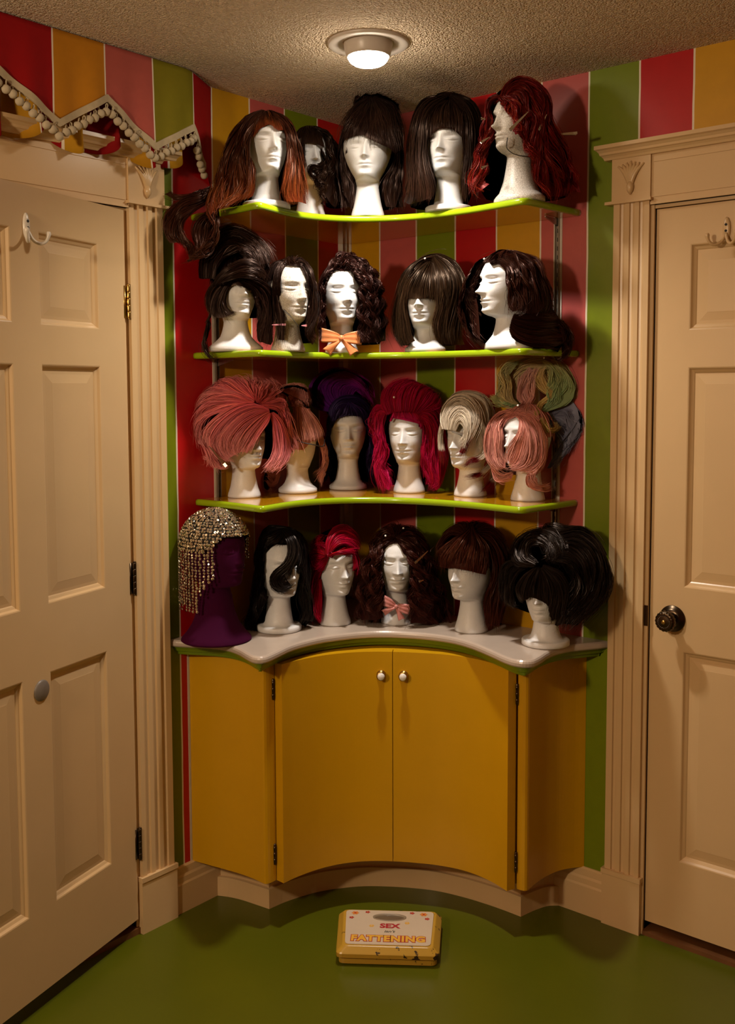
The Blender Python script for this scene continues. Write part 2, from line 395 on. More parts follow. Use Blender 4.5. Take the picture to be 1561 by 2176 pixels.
toL = lambda s, d, z: (d, -s, z)
toR = lambda s, d, z: (s, -d, z)
tl = Thing('trim_1', (0, -.85, 0), 'cream fluted door casing with tulip block by the left door', None, None, 'structure')
door_case(tl, toL, .797, .912, 1.70, 1)
g = gbox(toL, (.912, -.1, .0), (.925, .004, 2.047)).add(*(lambda q: (q.V, q.F))(gbox(toL, (.925, -.1, 2.035), (1.70, .004, 2.047)))); tl.part('jamb', g.V, g.F, M['cream'])
g = gbox(toL, (1.70, 0, 0), (1.82, .019, 2.06)); tl.part('pilaster', g.V, g.F, M['cream'])
tr = Thing('trim_2', (1.05, 0, 0), 'cream fluted door casing with tulip block by the right door', None, None, 'structure')
door_case(tr, toR, 1.004, 1.109, 1.90, 1)
g = gbox(toR, (1.105, -.1, .0), (1.119, .008, 2.047)).add(*(lambda q: (q.V, q.F))(gbox(toR, (1.119, -.1, 2.038), (1.90, .004, 2.047)))); tr.part('jamb', g.V, g.F, M['cream'])
g = gbox(toR, (1.90, 0, 0), (2.01, .019, 2.06)); tr.part('pilaster', g.V, g.F, M['cream'])

def baseboard(name, to, s0, s1, label):
    pr = [(0, 0), (.015, 0), (.015, .086), (.012, .092), (.012, .108), (.009, .115), (.008, .136), (.004, .140), (0, .140)]
    g = G().loft([[to(s, d, z) for d, z in pr] for s in (s0, s1)], True, True, True)
    structure(name, g, M['cream'], label)
baseboard('baseboard_left', toL, .02, .789, 'cream baseboard between the cabinet and the left door casing')
baseboard('baseboard_right', toR, .02, .996, 'cream baseboard between the cabinet and the right door casing')
g = gbox(toL, (.918, -.1, 0), (1.70, .012, .018)); structure('trim_3', g, M['wood'], 'worn wooden threshold under the left door')
g = gbox(toR, (1.119, -.1, 0), (1.90, .010, .012)); structure('trim_4', g, M['wood'], 'worn wooden threshold under the right door')

# ------------------------------------------------------------------ six panel doors
def six_panel(t, to, width, cols, rows, z0, z1, th, handle=None):
    g = G()
    xs = [0] + [v for c in cols for v in c] + [width]
    for a, b in zip(xs[0::2], xs[1::2]): q = gbox(to, (a, -th, z0), (b, 0, z1)); g.add(q.V, q.F)
    zs = [z1] + [v for r in rows for v in r] + [z0]
    for c in cols:
        for a, b in zip(zs[0::2], zs[1::2]): q = gbox(to, (c[0], -th, b), (c[1], 0, a)); g.add(q.V, q.F)
    t.part('slab', g.V, g.F, M['cream'])
    for c in cols:
        for r in rows:
            loops = []
            for ins, d in ((0, 0), (.003, -.001), (.007, -.007), (.013, -.010), (.016, -.0125), (.024, -.0120), (.044, -.0092), (.046, -.0088)):
                a, b, e, f = c[0] + ins, c[1] - ins, r[1] + ins, r[0] - ins
                loops.append([to(a, d, e), to(b, d, e), to(b, d, f), to(a, d, f)])
            g = G().loft(loops, True, False, True); t.part('panel', g.V, g.F, M['cream'])

def hook(t, to, s, z, mat, parent=None):
    """double coat hook: oval back plate with two prongs and a screw"""
    g = G(); loops = []
    for sc, d in ((1, 0), (1, .003), (.8, .006), (.45, .007)):
        loops.append([to(s + .0105 * sc * math.cos(a), d, z + .030 * sc * math.sin(a) * (1 if math.sin(a) > 0 else 1.05)) for a in np.linspace(0, 2 * math.pi, 24, endpoint=False)])
    g.loft(loops, True, True, True); t.part('back_plate', g.V, g.F, mat, True)
    for sg in (-1, 1):
        P = [to(s, .006, z - .012), to(s + sg * .008, .014, z - .033), to(s + sg * .020, .024, z - .042), to(s + sg * .032, .032, z - .036), to(s + sg * .037, .036, z - .022), to(s + sg * .037, .037, z - .012)]
        P = catmull(P, 16); g = G().tube(P, [.0042] * 12 + [.0042, .0052, .0062, .004], 8)
        t.part('prong', g.V, g.F, mat, True)
    for dz in (.010, -.006):
        a = Vector(to(s, 1, z)) - Vector(to(s, 0, z)); g = G().lathe([(.0034, 0), (.0034, .0022), (.001, .0028)], to(s, .0062, z + dz), a, 12); t.part('screw', g.V, g.F, M['dark'])

def door_hinge(t, to, s, z, mat):
    a = Vector((0, 0, 1)); g = G()
    for k in range(5):
        g.lathe([(.0052, .0005), (.0056, .002), (.0056, .016), (.0052, .0175)], to(s, .008, z - .044 + k * .0178), a, 14)
    g.lathe([(.003, -.003), (.0045, 0)], to(s, .008, z - .044), a, 10); g.lathe([(.0045, 0), (.003, .004)], to(s, .008, z + .045), a, 10)
    q = gbox(to, (s - .002, -.002, z - .043), (s + .011, .002, z + .044)); g.add(q.V, q.F)
    return t.part('hinge', g.V, g.F, mat, True)

ang = math.radians(16.0)                    # the left door stands ajar into the room
hx, hy = .012, -.925
toDL = lambda s, d, z: (hx + s * math.sin(ang) + d * math.cos(ang), hy - s * math.cos(ang) + d * math.sin(ang), z)
ROWS = [(1.937, 1.713), (1.617, 1.023), (.851, .257)]
dl = Thing('door_1', toDL(0, 0, 0), 'cream six panel door standing ajar at the left, with brass hinges', None, None, 'structure')
six_panel(dl, toDL, .768, [(.113, .336), (.432, .655)], ROWS, .046, 2.040, .035)
for i, z in enumerate((1.793, 1.029, .266)): door_hinge(dl, toDL, -.004, z, M['brass'] if i == 0 else M['bronze'])
dr = Thing('door_2', (1.12, 0, 0), 'cream six panel door closed at the right, with dark bronze knob', None, None, 'structure')
toDR = lambda s, d, z: (1.121 + s, .003 - d, z)
six_panel(dr, toDR, .768, [(.096, .319), (.415, .638)], [(1.935, 1.708), (1.609, 1.011), (.834, .238)], .038, 2.036, .035)
hk = Thing('coat_hook', toDL(.378, 0, 1.95), 'white double coat hook screwed to the left door', 'hook'); hook(hk, toDL, .378, 1.945, M['whitepaint'])
hk = Thing('coat_hook', toDR(.193, 0, 1.95), 'cream double coat hook at the top of the right door', 'hook'); hook(hk, toDR, .193, 1.965, M['cream'])
g = G().lathe([(.0265, 0), (.0265, .002), (.022, .005), (.004, .006)], toDL(.368, 0, .812), Vector(toDL(0, 1, 0)) - Vector(toDL(0, 0, 0)), 36, True, True)
cp = meshobj('cover_plate', g.V, g.F, M['discgrey'], None, True); tag(cp, 'round grey cover plate on the middle of the left door', 'cover plate')
# bronze knob
kb = Thing('door_knob', toDR(.066, 0, .921), 'dark bronze fluted door knob with beaded face on the right door', 'door knob')
ax = (0, -1, 0); kc = toDR(.066, 0, .921)
g = G().lathe([(.036, 0), (.037, .002), (.036, .004), (.030, .006), (.029, .009), (.022, .012), (.018, .013)], kc, ax, 36); kb.part('rose', g.V, g.F, M['bronze'], True)
g = G().lathe([(.012, .010), (.012, .030), (.016, .033)], kc, ax, 24); kb.part('neck', g.V, g.F, M['bronze'], True)
g = G(); loops = []
for r, h in ((.016, .032), (.023, .035), (.0275, .041), (.0285, .049), (.026, .055), (.021, .058), (.0195, .0575), (.014, .059), (.004, .060)):
    loops.append([(kc[0] + math.cos(a) * r * (1 + (.035 if .024 < r else 0) * math.cos(18 * a)), kc[1] - h, kc[2] + math.sin(a) * r * (1 + (.035 if .024 < r else 0) * math.cos(18 * a))) for a in np.linspace(0, 2 * math.pi, 72, endpoint=False)])
g.loft(loops, True, True, True); kn = kb.part('knob', g.V, g.F, M['bronze'], True)
g = G()
for k in range(24):
    a = 2 * math.pi * k / 24; g.lathe([(.0004, -.0012), (.0013, 0), (.0004, .0012)], (kc[0] + .0165 * math.cos(a), kc[1] - .0588, kc[2] + .0165 * math.sin(a)), ax, 6)
kb.part('bead_ring', g.V, g.F, M['steel'], True, kn)
g = G().lathe([(.006, .059), (.006, .062), (.004, .0632)], kc, ax, 18); kb.part('centre_button', g.V, g.F, M['brass'], True, kn)
g = gbox(toR, (1.109, .008, .892), (1.120, .0095, .950)); lp = meshobj('strike_plate', g.V, g.F, M['bronze']); tag(lp, 'small dark strike plate on the right door jamb beside the knob', 'strike plate')

# ------------------------------------------------------------------ recessed ceiling light
LX, LY = .597, -.588
lt = Thing('recessed_light', (LX, LY, H), 'round recessed ceiling light with glowing bulb above the wig shelves', 'ceiling light')
dn = (0, 0, -1); lc = (LX, LY, H)
g = G().lathe([(.104, -.002), (.1045, .004), (.101, .007), (.085, .007), (.070, .004), (.064, -.002)], lc, dn, 64, False, False); lt.part('trim_ring', g.V, g.F, M['trimring'], True)
g = G().lathe([(.062, -.01), (.063, .006), (.061, .016), (.057, .030), (.0545, .036), (.0525, .036)], lc, dn, 48, True, False); lt.part('housing', g.V, g.F, M['trimring'], True)
bt = NT('lit bulb glass'); bt.set(Base_Color=(1, .95, .88, 1), Emission_Color=(1.0, .86, .68, 1), Emission_Strength=BULB); M['bulbglass'] = bt.m
g = G().lathe([(.052, .034), (.0515, .040), (.047, .047), (.038, .053), (.024, .057), (.008, .0585), (.0, .0586)], lc, dn, 40, False, True); lt.part('bulb', g.V, g.F, M['bulbglass'], True)

# ------------------------------------------------------------------ corner cabinet, countertop, shelves
def arc_path(pts, n): return catmull(np.array(pts, float), n)
cab = Thing('corner_cabinet', (.4, -.3, 0), 'yellow concave fronted corner cabinet with two doors', 'cabinet')
ZB, ZT = .138, .778
pl = arc_path([(.001, -.713), (.04, -.705), (.08, -.698), (.12, -.690), (.152, -.684), (.19, -.679), (.225, -.677), (.255, -.678), (.272, -.679)], 26)
pl = np.vstack([pl, [(.278, -.677), (.2815, -.671), (.283, -.662), (.2835, -.640)]])
def panel_wall(path, back):
    P = [tuple(q) for q in path]; B = [tuple(q) for q in back]
    return G().prism(P + B, ZB, ZT + .002)
g = panel_wall(pl, [(.262, -.640), (.15, -.660), (.001, -.690)]); cab.part('side_panel', g.V, g.F, M['yellow'])
prt = arc_path([(.8755, -.228), (.872, -.19), (.871, -.15), (.875, -.11), (.884, -.07), (.905, -.03), (.929, -.001)], 24)
prt = np.vstack([[(.8465, -.240), (.8470, -.243), (.862, -.2425), (.870, -.240), (.8745, -.235)], prt])
g = panel_wall(prt, [(.905, -.001), (.855, -.10), (.8465, -.20)]); cab.part('side_panel', g.V, g.F, M['yellow'])
arc = arc_path([(.314, -.641), (.317, -.590), (.330, -.520), (.352, -.462), (.384, -.410), (.426, -.366), (.476, -.329), (.530, -.297), (.590, -.268), (.656, -.249), (.715, -.246), (.775, -.255), (.833, -.273)], 90)
seam = int(np.argmin(np.hypot(arc[:, 0] - .470, arc[:, 1] + .333)))
def slabdoor(path, th=.029):
    return G().prism([tuple(q) for q in path] + [tuple(q) for q in inset_path(path, th)[::-1]], ZB, ZT)
a1, a2 = arc[:seam].copy(), arc[seam + 1:].copy()
a1[-1] = arc[seam] + (arc[seam - 1] - arc[seam]) * .12; a2[0] = arc[seam] + (arc[seam + 1] - arc[seam]) * .12
for side, (pa, ke, he) in enumerate(((a1, -4, 0), (a2, 3, -1))):
    g = slabdoor(pa); dro = cab.part('door', g.V, g.F, M['yellow'])
    t_ = pa[ke + (0 if ke > 0 else 0)] - pa[ke - 1]; t_ /= np.linalg.norm(t_); nn = Vector((t_[1], -t_[0], 0)); kp = pa[ke]
    c0 = (kp[0], kp[1], .709)
    g = G().lathe([(.0135, -.001), (.0140, .002), (.010, .005), (.0065, .008), (.0065, .013), (.0125, .017), (.0140, .020), (.0130, .0225), (.0105, .023)], c0, nn, 28); kk = cab.part('knob', g.V, g.F, M['brass'], True, dro)
    g = G().lathe([(.0108, .0225), (.0104, .0255), (.0075, .0280), (.003, .0292), (0, .0294)], c0, nn, 28, False, True); cab.part('porcelain_button', g.V, g.F, M['porcelain'], True, kk)
    hp = pa[he]
    for z in (.702, .217):
        o_ = Vector((.2845, -.646, z)) if he == 0 else Vector((.8460, -.2475, z))
        g = G().lathe([(.0022, -.031), (.0038, -.029), (.0038, .029), (.0022, .031)], o_, (0, 0, 1), 12)
        for k in (-.018, 0, .018): g.lathe([(.0043, k - .006), (.0043, k + .006)], o_, (0, 0, 1), 12)
        cab.part('hinge', g.V, g.F, M['bronze'], True, dro)
carc = inset_path(arc, .033)
g = G().fan([(.001, -.001), (.001, -.68)] + [(.15, -.655), (.262, -.642)] + [tuple(q) for q in carc[2:-2]] + [(.838, -.225), (.85, -.1), (.9, -.001)], ZB + .006, ZT - .002); cab.part('carcass', g.V, g.F, M['yellow'])
toe = arc_path([(.197, -.586), (.203, -.53), (.218, -.469), (.240, -.41), (.273, -.357), (.325, -.295), (.39, -.245), (.455, -.205), (.52, -.175), (.600, -.156), (.676, -.147), (.74, -.144), (.801, -.145)], 50)
lw = arc_path([(.016, -.628), (.05, -.612), (.093, -.600), (.15, -.592), (.197, -.586)], 12); rw = arc_path([(.801, -.145), (.812, -.09), (.829, -.040), (.853, -.016)], 12)
full = np.vstack([lw, toe[1:], rw[1:]])
g = G().fan([(.001, -.001), (.001, full[0][1])] + [tuple(q) for q in full] + [(full[-1][0], -.001)], 0, .060); cab.part('toe_kick', g.V, g.F, M['cream'])
ins = inset_path(full, .012); g = G().fan([(.001, -.001), (.001, ins[0][1])] + [tuple(q) for q in ins] + [(ins[-1][0], -.001)], .060, ZB + .006); cab.part('plinth', g.V, g.F, M['cream'])

cpath = arc_path([(.001, -.787), (.025, -.780), (.08, -.752), (.13, -.730), (.18, -.722), (.235, -.733), (.285, -.752), (.325, -.765), (.348, -.758), (.356, -.738), (.345, -.690), (.325, -.620), (.319, -.565), (.323, -.500), (.337, -.445), (.375, -.365), (.433, -.305), (.527, -.260), (.619, -.246), (.70, -.263), (.79, -.302), (.850, -.332), (.893, -.346), (.925, -.340), (.941, -.318), (.938, -.275), (.927, -.215), (.926, -.160), (.937, -.115), (.958, -.075), (.985, -.030), (.999, -.001)], 200)
ct = Thing('countertop', (.4, -.3, .8), 'pale laminate countertop with scalloped concave edge and green moulding', 'countertop')
g = slab_from_path(cpath, [(.008, .8075), (.003, .809), (0, .813), (0, .820), (.002, .825), (.006, .8285), (.010, .829)]); ct.part('slab', g.V, g.F, M['counter'])
g = slab_from_path(cpath, [(.036, .780), (.030, .7805), (.028, .785), (.027, .789), (.020, .792), (.017, .798), (.014, .803), (.010, .8045), (.010, .8075)]); ct.part('moulding', g.V, g.F, M['greendark'])

spath = arc_path([(.001, -.679), (.06, -.677), (.13, -.678), (.20, -.683), (.255, -.689), (.278, -.691), (.291, -.684), (.293, -.668), (.284, -.620), (.274, -.555), (.273, -.495), (.288, -.432), (.318, -.377), (.360, -.332), (.415, -.295), (.470, -.271), (.540, -.255), (.620, -.248), (.700, -.250), (.780, -.260), (.840, -.268), (.862, -.267), (.873, -.256), (.877, -.235), (.881, -.180), (.887, -.110), (.891, -.050), (.894, -.001)], 160)
SH = []
for z, nm in ((2.062, 'top'), (1.662, 'second'), (1.230, 'third')):
    t = Thing('corner_shelf', (.3, -.3, z - .018), {'top': 'topmost yellow corner shelf with lime green rounded edge, nearest the ceiling', 'second': 'middle yellow corner shelf with lime green edge, at eye level', 'third': 'lowest yellow corner shelf with lime green edge, above the countertop'}[nm], 'shelf', 'corner wig shelves')
    inn = inset_path(spath, .0125)
    q = inn.copy(); q[0] = (.001, q[0][1]); q[-1] = (q[-1][0], -.001); q[:, 0] = np.maximum(q[:, 0], .001); q[:, 1] = np.minimum(q[:, 1], -.001)
    g = G().fan([(.001, -.001)] + [tuple(v) for v in q], z - .018, z); t.part('board', g.V, g.F, M['shelfyellow'])
    loops = []
    for d, zz in ((.0125, -.0185), (.006, -.0185), (.002, -.017), (0, -.013), (0, -.006), (.002, -.002), (.006, .0004), (.0125, .0004)):
        q = inset_path(spath, d); q[:, 0] = np.maximum(q[:, 0], .0012); q[:, 1] = np.minimum(q[:, 1], -.0012)
        loops.append([(x, y, z + zz) for x, y in q])
    g = G(); L = [[l[i] for l in loops] for i in range(len(spath))]; g.loft(L, True, True, True); t.part('edge_nosing', g.V, g.F, M['green'], True)
    # brackets clipped into the wall tracks
    for s in ((.591, 'L'), (.821, 'R')):
        to = toL if s[1] == 'L' else toR
        pr = [(.006, z - .0195), (.075, z - .0195), (.075, z - .023), (.006, z - .040)]
        g = G().loft([[to(s[0] + e, d, zz) for d, zz in pr] for e in (-.0025, .0025)], True, True, True); t.part('bracket', g.V, g.F, M['steel'])

def standard(name, to, s, label, w=.0125):
    t = Thing(name, to(s, 0, .85), label, 'shelf track')
    g = gbox(to, (s - .014, 0, .84), (s - .0065, .002, 2.05)).add(*(lambda q: (q.V, q.F))(gbox(to, (s + .0065, 0, .84), (s + .014, .002, 2.05)))); t.part('bare_strip', g.V, g.F, M['plaster'])
    pr = [(-.0065, 0), (-.0065, .010), (-.0050, .010), (-.0050, .002), (.0050, .002), (.0050, .010), (.0065, .010), (.0065, 0)]
    g = G().loft([[to(s + a, d, z) for a, d in pr] for z in (.84, 2.05)], True, True, True); t.part('channel', g.V, g.F, M['steel'])
    q = G()
    z = .86
    while z < 2.03:
        b = gbox(to, (s - .0018, .0020, z), (s + .0018, .0026, z + .012)); q.add(b.V, b.F); z += .0254
    t.part('slots', q.V, q.F, M['dark'])
standard('shelf_track', toL, .591, 'slotted steel shelf track on the left wall behind the shelf ends')
standard('shelf_track', toR, .821, 'slotted steel shelf track on the right wall near the green stripe')
t = Thing('shelf_track', (.02, -.02, .85), 'slotted steel shelf track standing in the room corner', 'shelf track')
g = G().prism([(.0, -.036), (.004, -.036), (.030, -.004), (.030, 0), (.001, -.001)], .84, 2.05); t.part('bare_strip', g.V, g.F, M['plaster'])
dg = lambda a, d, z: (.017 + a * .707 + d * .66, -.020 + a * .707 - d * .75, z)
pr = [(-.0075, 0), (-.0075, .010), (-.0055, .010), (-.0055, .002), (.0055, .002), (.0055, .010), (.0075, .010), (.0075, 0)]
g = G().loft([[dg(a, d, z) for a, d in pr] for z in (.84, 2.05)], True, True, True); t.part('channel', g.V, g.F, M['steel'])

# caulk line and dabs of paint are part of the wall paint; thin painted strip beside the cabinet
g = gbox(toL, (.7135, .0002, .14), (.7215, .0012, .80)); tag(meshobj('caulk_strip', g.V, g.F, M['plaster']), 'white caulk line between the yellow cabinet and the left wall', 'caulk')

# ------------------------------------------------------------------ striped valance over the left door
vp = [(.089, -1.80 + .05 * i) for i in range(21)] + [(.0885, -.775), (.084, -.750), (.072, -.722), (.056, -.692), (.038, -.660), (.020, -.628), (.004, -.600)]
vp = catmull(np.array(vp), 240); vs_ = np.r_[0, np.cumsum(np.linalg.norm(np.diff(vp, axis=0), axis=1))]
s_of = lambda y: float(np.interp(y, vp[:, 1], vs_))
ZZ = [(-1.80, 2.285), (-1.775, 2.301), (-1.624, 2.206), (-1.475, 2.301), (-1.328, 2.287), (-1.173, 2.210), (-1.030, 2.301), (-.882, 2.204), (-.735, 2.285), (-.690, 2.215), (-.598, 2.150)]
ZZ[0] = (-1.80, 2.285); ZZ[4] = (-1.330, 2.302)
zs_, zz_ = [s_of(y) for y, _ in ZZ], [z for _, z in ZZ]
zlow = lambda s: np.interp(s, zs_, zz_)
va = Thing('valance', (.05, -1.2, 2.3), 'striped cotton valance with zigzag hem and cream pompoms over the left door', 'valance')
nz_ = 14; V = []; UV = []
for i, (q, s) in enumerate(zip(vp, vs_)):
    for k in range(nz_ + 1):
        f = k / nz_; z = 2.436 + (zlow(s) - 2.436) * f
        rip = .004 * f * math.sin(s * 34 + 1.3) + .003 * f * math.sin(s * 71)
        V.append((q[0] + rip, q[1], z)); UV.append((s - s_of(-1.185) + .1524 + 4 * .1524, f))
F = [(i * (nz_ + 1) + k, (i + 1) * (nz_ + 1) + k, (i + 1) * (nz_ + 1) + k + 1, i * (nz_ + 1) + k + 1) for i in range(len(vp) - 1) for k in range(nz_)]
fab = va.part('fabric', V, F, M['valance'], True, None, UV)
md = fab.modifiers.new('thickness', 'SOLIDIFY'); md.thickness = .0015
# braid along the hem and its pompoms
out = np.gradient(vp, axis=0); out /= np.linalg.norm(out, axis=1)[:, None]; on = np.stack([out[:, 1], -out[:, 0]], 1)
on = np.where((on[:, :1] < 0), -on, on)
bi = [i for i in range(len(vp)) if vs_[i] <= s_of(-.66)]
g = G(); loops = []
for i in bi:
    z = zlow(vs_[i]); x, y = vp[i] + on[i] * .002; xo, yo = vp[i] + on[i] * .0075
    rip = .004 * math.sin(vs_[i] * 34 + 1.3) + .003 * math.sin(vs_[i] * 71)
    loops.append([(x + rip, y, z - .010), (xo + rip, yo, z - .010), (xo + rip, yo, z - .003), (xo + rip, yo, z + .006), (xo + rip, yo, z + .009), (x + rip, y, z + .009)])
g.loft(loops, True, True, True); va.part('braid_trim', g.V, g.F, M['braid'])
me = bpy.data.meshes.new('pompom'); V = []; F = []
g = G().lathe([(.0004, -.0115), (.004, -.0110), (.0075, -.0085), (.0097, -.0045), (.0105, 0), (.0097, .0045), (.0075, .0075), (.004, .0095), (.0004, .010)], (0, 0, 0), (0, 0, 1), 14)
g.V = [(x * (1 + .07 * math.cos(7 * math.atan2(y, x))), y * (1 + .07 * math.cos(7 * math.atan2(y, x))), z) for x, y, z in g.V]
me.from_pydata(g.V, [], g.F); me.polygons.foreach_set('use_smooth', [True] * len(me.polygons)); me.materials.append(M['pompom'])
gl = G().tube([(0, 0, .020), (.003, 0, .016), (.002, 0, .009), (-.002, 0, .009), (-.003, 0, .016), (0, 0, .020)], .0016, 6); ml = bpy.data.meshes.new('cord'); ml.from_pydata(gl.V, [], gl.F); ml.materials.append(M['braid'])
s = s_of(-1.46); k = 0
while s < s_of(-.668):
    x, y = [float(np.interp(s, vs_, vp[:, j] + on[:, j] * .005)) for j in (0, 1)]
    z = float(zlow(s)) - .030 - .003 * (k % 2)
    o = bpy.data.objects.new('pompom', me); COL.objects.link(o); o.parent = va.o; o.location = np.array((x, y, z)) - va.loc; o.rotation_euler = (random.Random(k).uniform(-.3, .3), random.Random(k + 99).uniform(-.3, .3), k * 1.7)
    c = bpy.data.objects.new('cord', ml); COL.objects.link(c); c.parent = o
    sl = abs(float(zlow(s + .004)) - float(zlow(s - .004))) / .008
    s += .0205 / math.sqrt(1 + sl * sl); k += 1
# ruffled under layer
up_ = catmull(np.array([(.040, -1.80 + .05 * i) for i in range(21)] + [(.036, -.765), (.026, -.735), (.012, -.715)]), 260); us = np.r_[0, np.cumsum(np.linalg.norm(np.diff(up_, axis=0), axis=1))]
V = []; UV = []; nk = 8
for i, (q, s) in enumerate(zip(up_, us)):
    for k in range(nk + 1):
        f = k / nk; amp = .022 * f
        ph = s * 2 * math.pi / .115
        hem = 2.176 - .018 * math.sin(ph * .5 + .7) - .010 * math.sin(ph + 2)
        z = 2.40 + (hem - 2.40) * f
        V.append((max(.004, q[0] + amp * math.sin(ph + .6 * f) * (1 if q[1] < -.80 else .4)), q[1] + .014 * f * math.cos(ph), z)); UV.append((s - us[-1] + 1.27, f))
F = [(i * (nk + 1) + k, (i + 1) * (nk + 1) + k, (i + 1) * (nk + 1) + k + 1, i * (nk + 1) + k + 1) for i in range(len(up_) - 1) for k in range(nk)]
uf = va.part('under_ruffle', V, F, M['valance_in'], True, None, UV, 'ruffled red and yellow lining')
md = uf.modifiers.new('thickness', 'SOLIDIFY'); md.thickness = .0015

# ------------------------------------------------------------------ measured placement of heads (m, deg, cm) and hair guides (cm, head-local: right, toward room, up)
HEADS={
 '11':(0.218,-0.586,2.062,-44.5,16,1.03,9.4,'disc'),
 '12':(0.160,-0.343,2.062,-46.9,12,1,11.5,'cone'),
 '13':(0.340,-0.285,2.062,-50.1,-6,1.03,10.6,'cone'),
 '14':(0.571,-0.196,2.062,-54.5,-17,1.06,10.5,'disc'),
 '15':(0.807,-0.194,2.062,-58.3,-46,1.02,13.5,'bust'),
 '21':(0.131,-0.629,1.662,-42.8,16,1.06,9.6,'bust'),
 '22':(0.235,-0.522,1.662,-45.6,29,1.06,8.6,'cone'),
 '23':(0.273,-0.330,1.662,-48.6,12,1.06,9,'cone'),
 '24':(0.488,-0.197,1.662,-53.2,-14,1.02,7.6,'flare'),
 '25':(0.781,-0.204,1.662,-57.8,-56,1.06,9.4,'bust'),
 '31':(0.064,-0.541,1.230,-43.1,30,1,9,'cone'),
 '32':(0.093,-0.339,1.230,-46.1,160,1,8,'flare'),
 '33':(0.144,-0.156,1.230,-48.9,2,1.06,10.6,'flare'),
 '34':(0.366,-0.118,1.230,-52.3,-14,1.08,9.6,'cone'),
 '35':(0.581,-0.093,1.230,-55.7,-35,1.06,8.8,'cone'),
 '36':(0.782,-0.093,1.230,-58.9,-38,1.06,9.9,'cone'),
 '42':(0.162,-0.497,0.829,-45.0,26,1.08,11,'disc'),
 '43':(0.236,-0.327,0.829,-48.1,21,1.06,9.8,'cone'),
 '44':(0.377,-0.195,0.829,-51.6,2,1.06,10.8,'cone'),
 '45':(0.618,-0.140,0.829,-55.8,-33,1.08,10.3,'cone'),
 '46':(0.876,-0.146,0.829,-59.9,-16,1.02,7.5,'disc'),
}
WIGS=[]
WIGS.append(('11','11','ombre',(0.1, 7),[
 ('side_hair',620,2.0,{'wave': 1.0},'-1.1,1.6,27.1 -5.5,2.7,25.3 -8.8,4.5,21.3 -11.5,3.3,16.1 -13.5,1,10.8 -15.2,5,4.5 -16,9,-0.9 -14.7,10,-5.7|-0.7,1.7,27.1 -4.4,4.4,24.3 -7.3,6.3,20.2 -10,5.5,14.2 -11.6,4,8 -13.3,8,2.2 -14,10,-3.2|-0.4,2,26.9 -3.7,5.2,23.7 -6.2,7.4,19.2 -8.1,7.1,13.2 -9.3,6,6.9 -10.7,9,1.3 -13.2,10.5,-2.2|-0.2,2.2,26.8 -2.9,5.9,23.2 -5.1,8,18.7 -6.1,8.2,13 -6.4,7,7.5 -7.1,9,2.8 -10.5,10.5,-1.5|-0,2.7,26.5 -2.4,6.4,22.7 -4.6,8.4,18.3 -5,8.7,13.6 -4.2,9,8.6 -3.3,9.2,4.2 -4.2,9,1.4 -7.6,7.6,-0.2'),
 ('side_hair',480,2.0,{'wave': 0.8},'1.1,1.6,27.1 4.8,2.9,25.6 7.3,4.8,22.6 9.1,6,18 10.2,5,13.2 10.9,4,7.6 11.7,2.3,2.8 12.5,0,0.1|0.9,2.2,26.8 4.4,4.4,24.5 6.5,6.3,21.2 7.7,7.2,17 8.6,6.5,12.2 9.1,6,6.8 9.7,5.5,2.2 10.4,4.5,-0.1|0.7,2.6,26.5 4,5.1,23.9 6.1,7,20.3 6.8,7.8,16.2 6.8,7.8,11.1 6.3,8,6.1 6.7,7.8,1.8 8.1,6.8,-0.2|0.7,3.1,26.2 3.6,5.7,23.4 5.8,7.2,20.2 6.4,7.9,16.8 6.4,8,12.5 5.4,8.4,7 4.8,8.6,3.4 6.3,8,0.3'),
 ('fringe',420,2.0,{'vc': 0.3},'-0.4,2.3,26.5 -2.2,4.1,24.8 -3.7,6.1,22.1 -4.6,7.7,17.9|-0.2,2.3,26.6 -1.7,4.5,24.5 -2.6,6.3,22 -3.2,7.7,19|-0,2.3,26.6 -1.1,4.8,24.3 -1.5,6.5,22 -1.1,7.3,20.6|0.2,2.3,26.6 0.7,4.8,24.3 1.1,6.2,22.5 1.2,6.7,21.7|0.5,2.3,26.6 2,4.4,24.6 2.9,6.2,22.2 3.4,7.3,20.1|0.7,2.3,26.6 3.3,4.1,24.7 4.7,5.4,22.8 5.8,6.5,20.4|0.9,1.8,26.9 4.8,3.7,24.7 6.6,5.1,22.2 7,6.5,19'),
]))
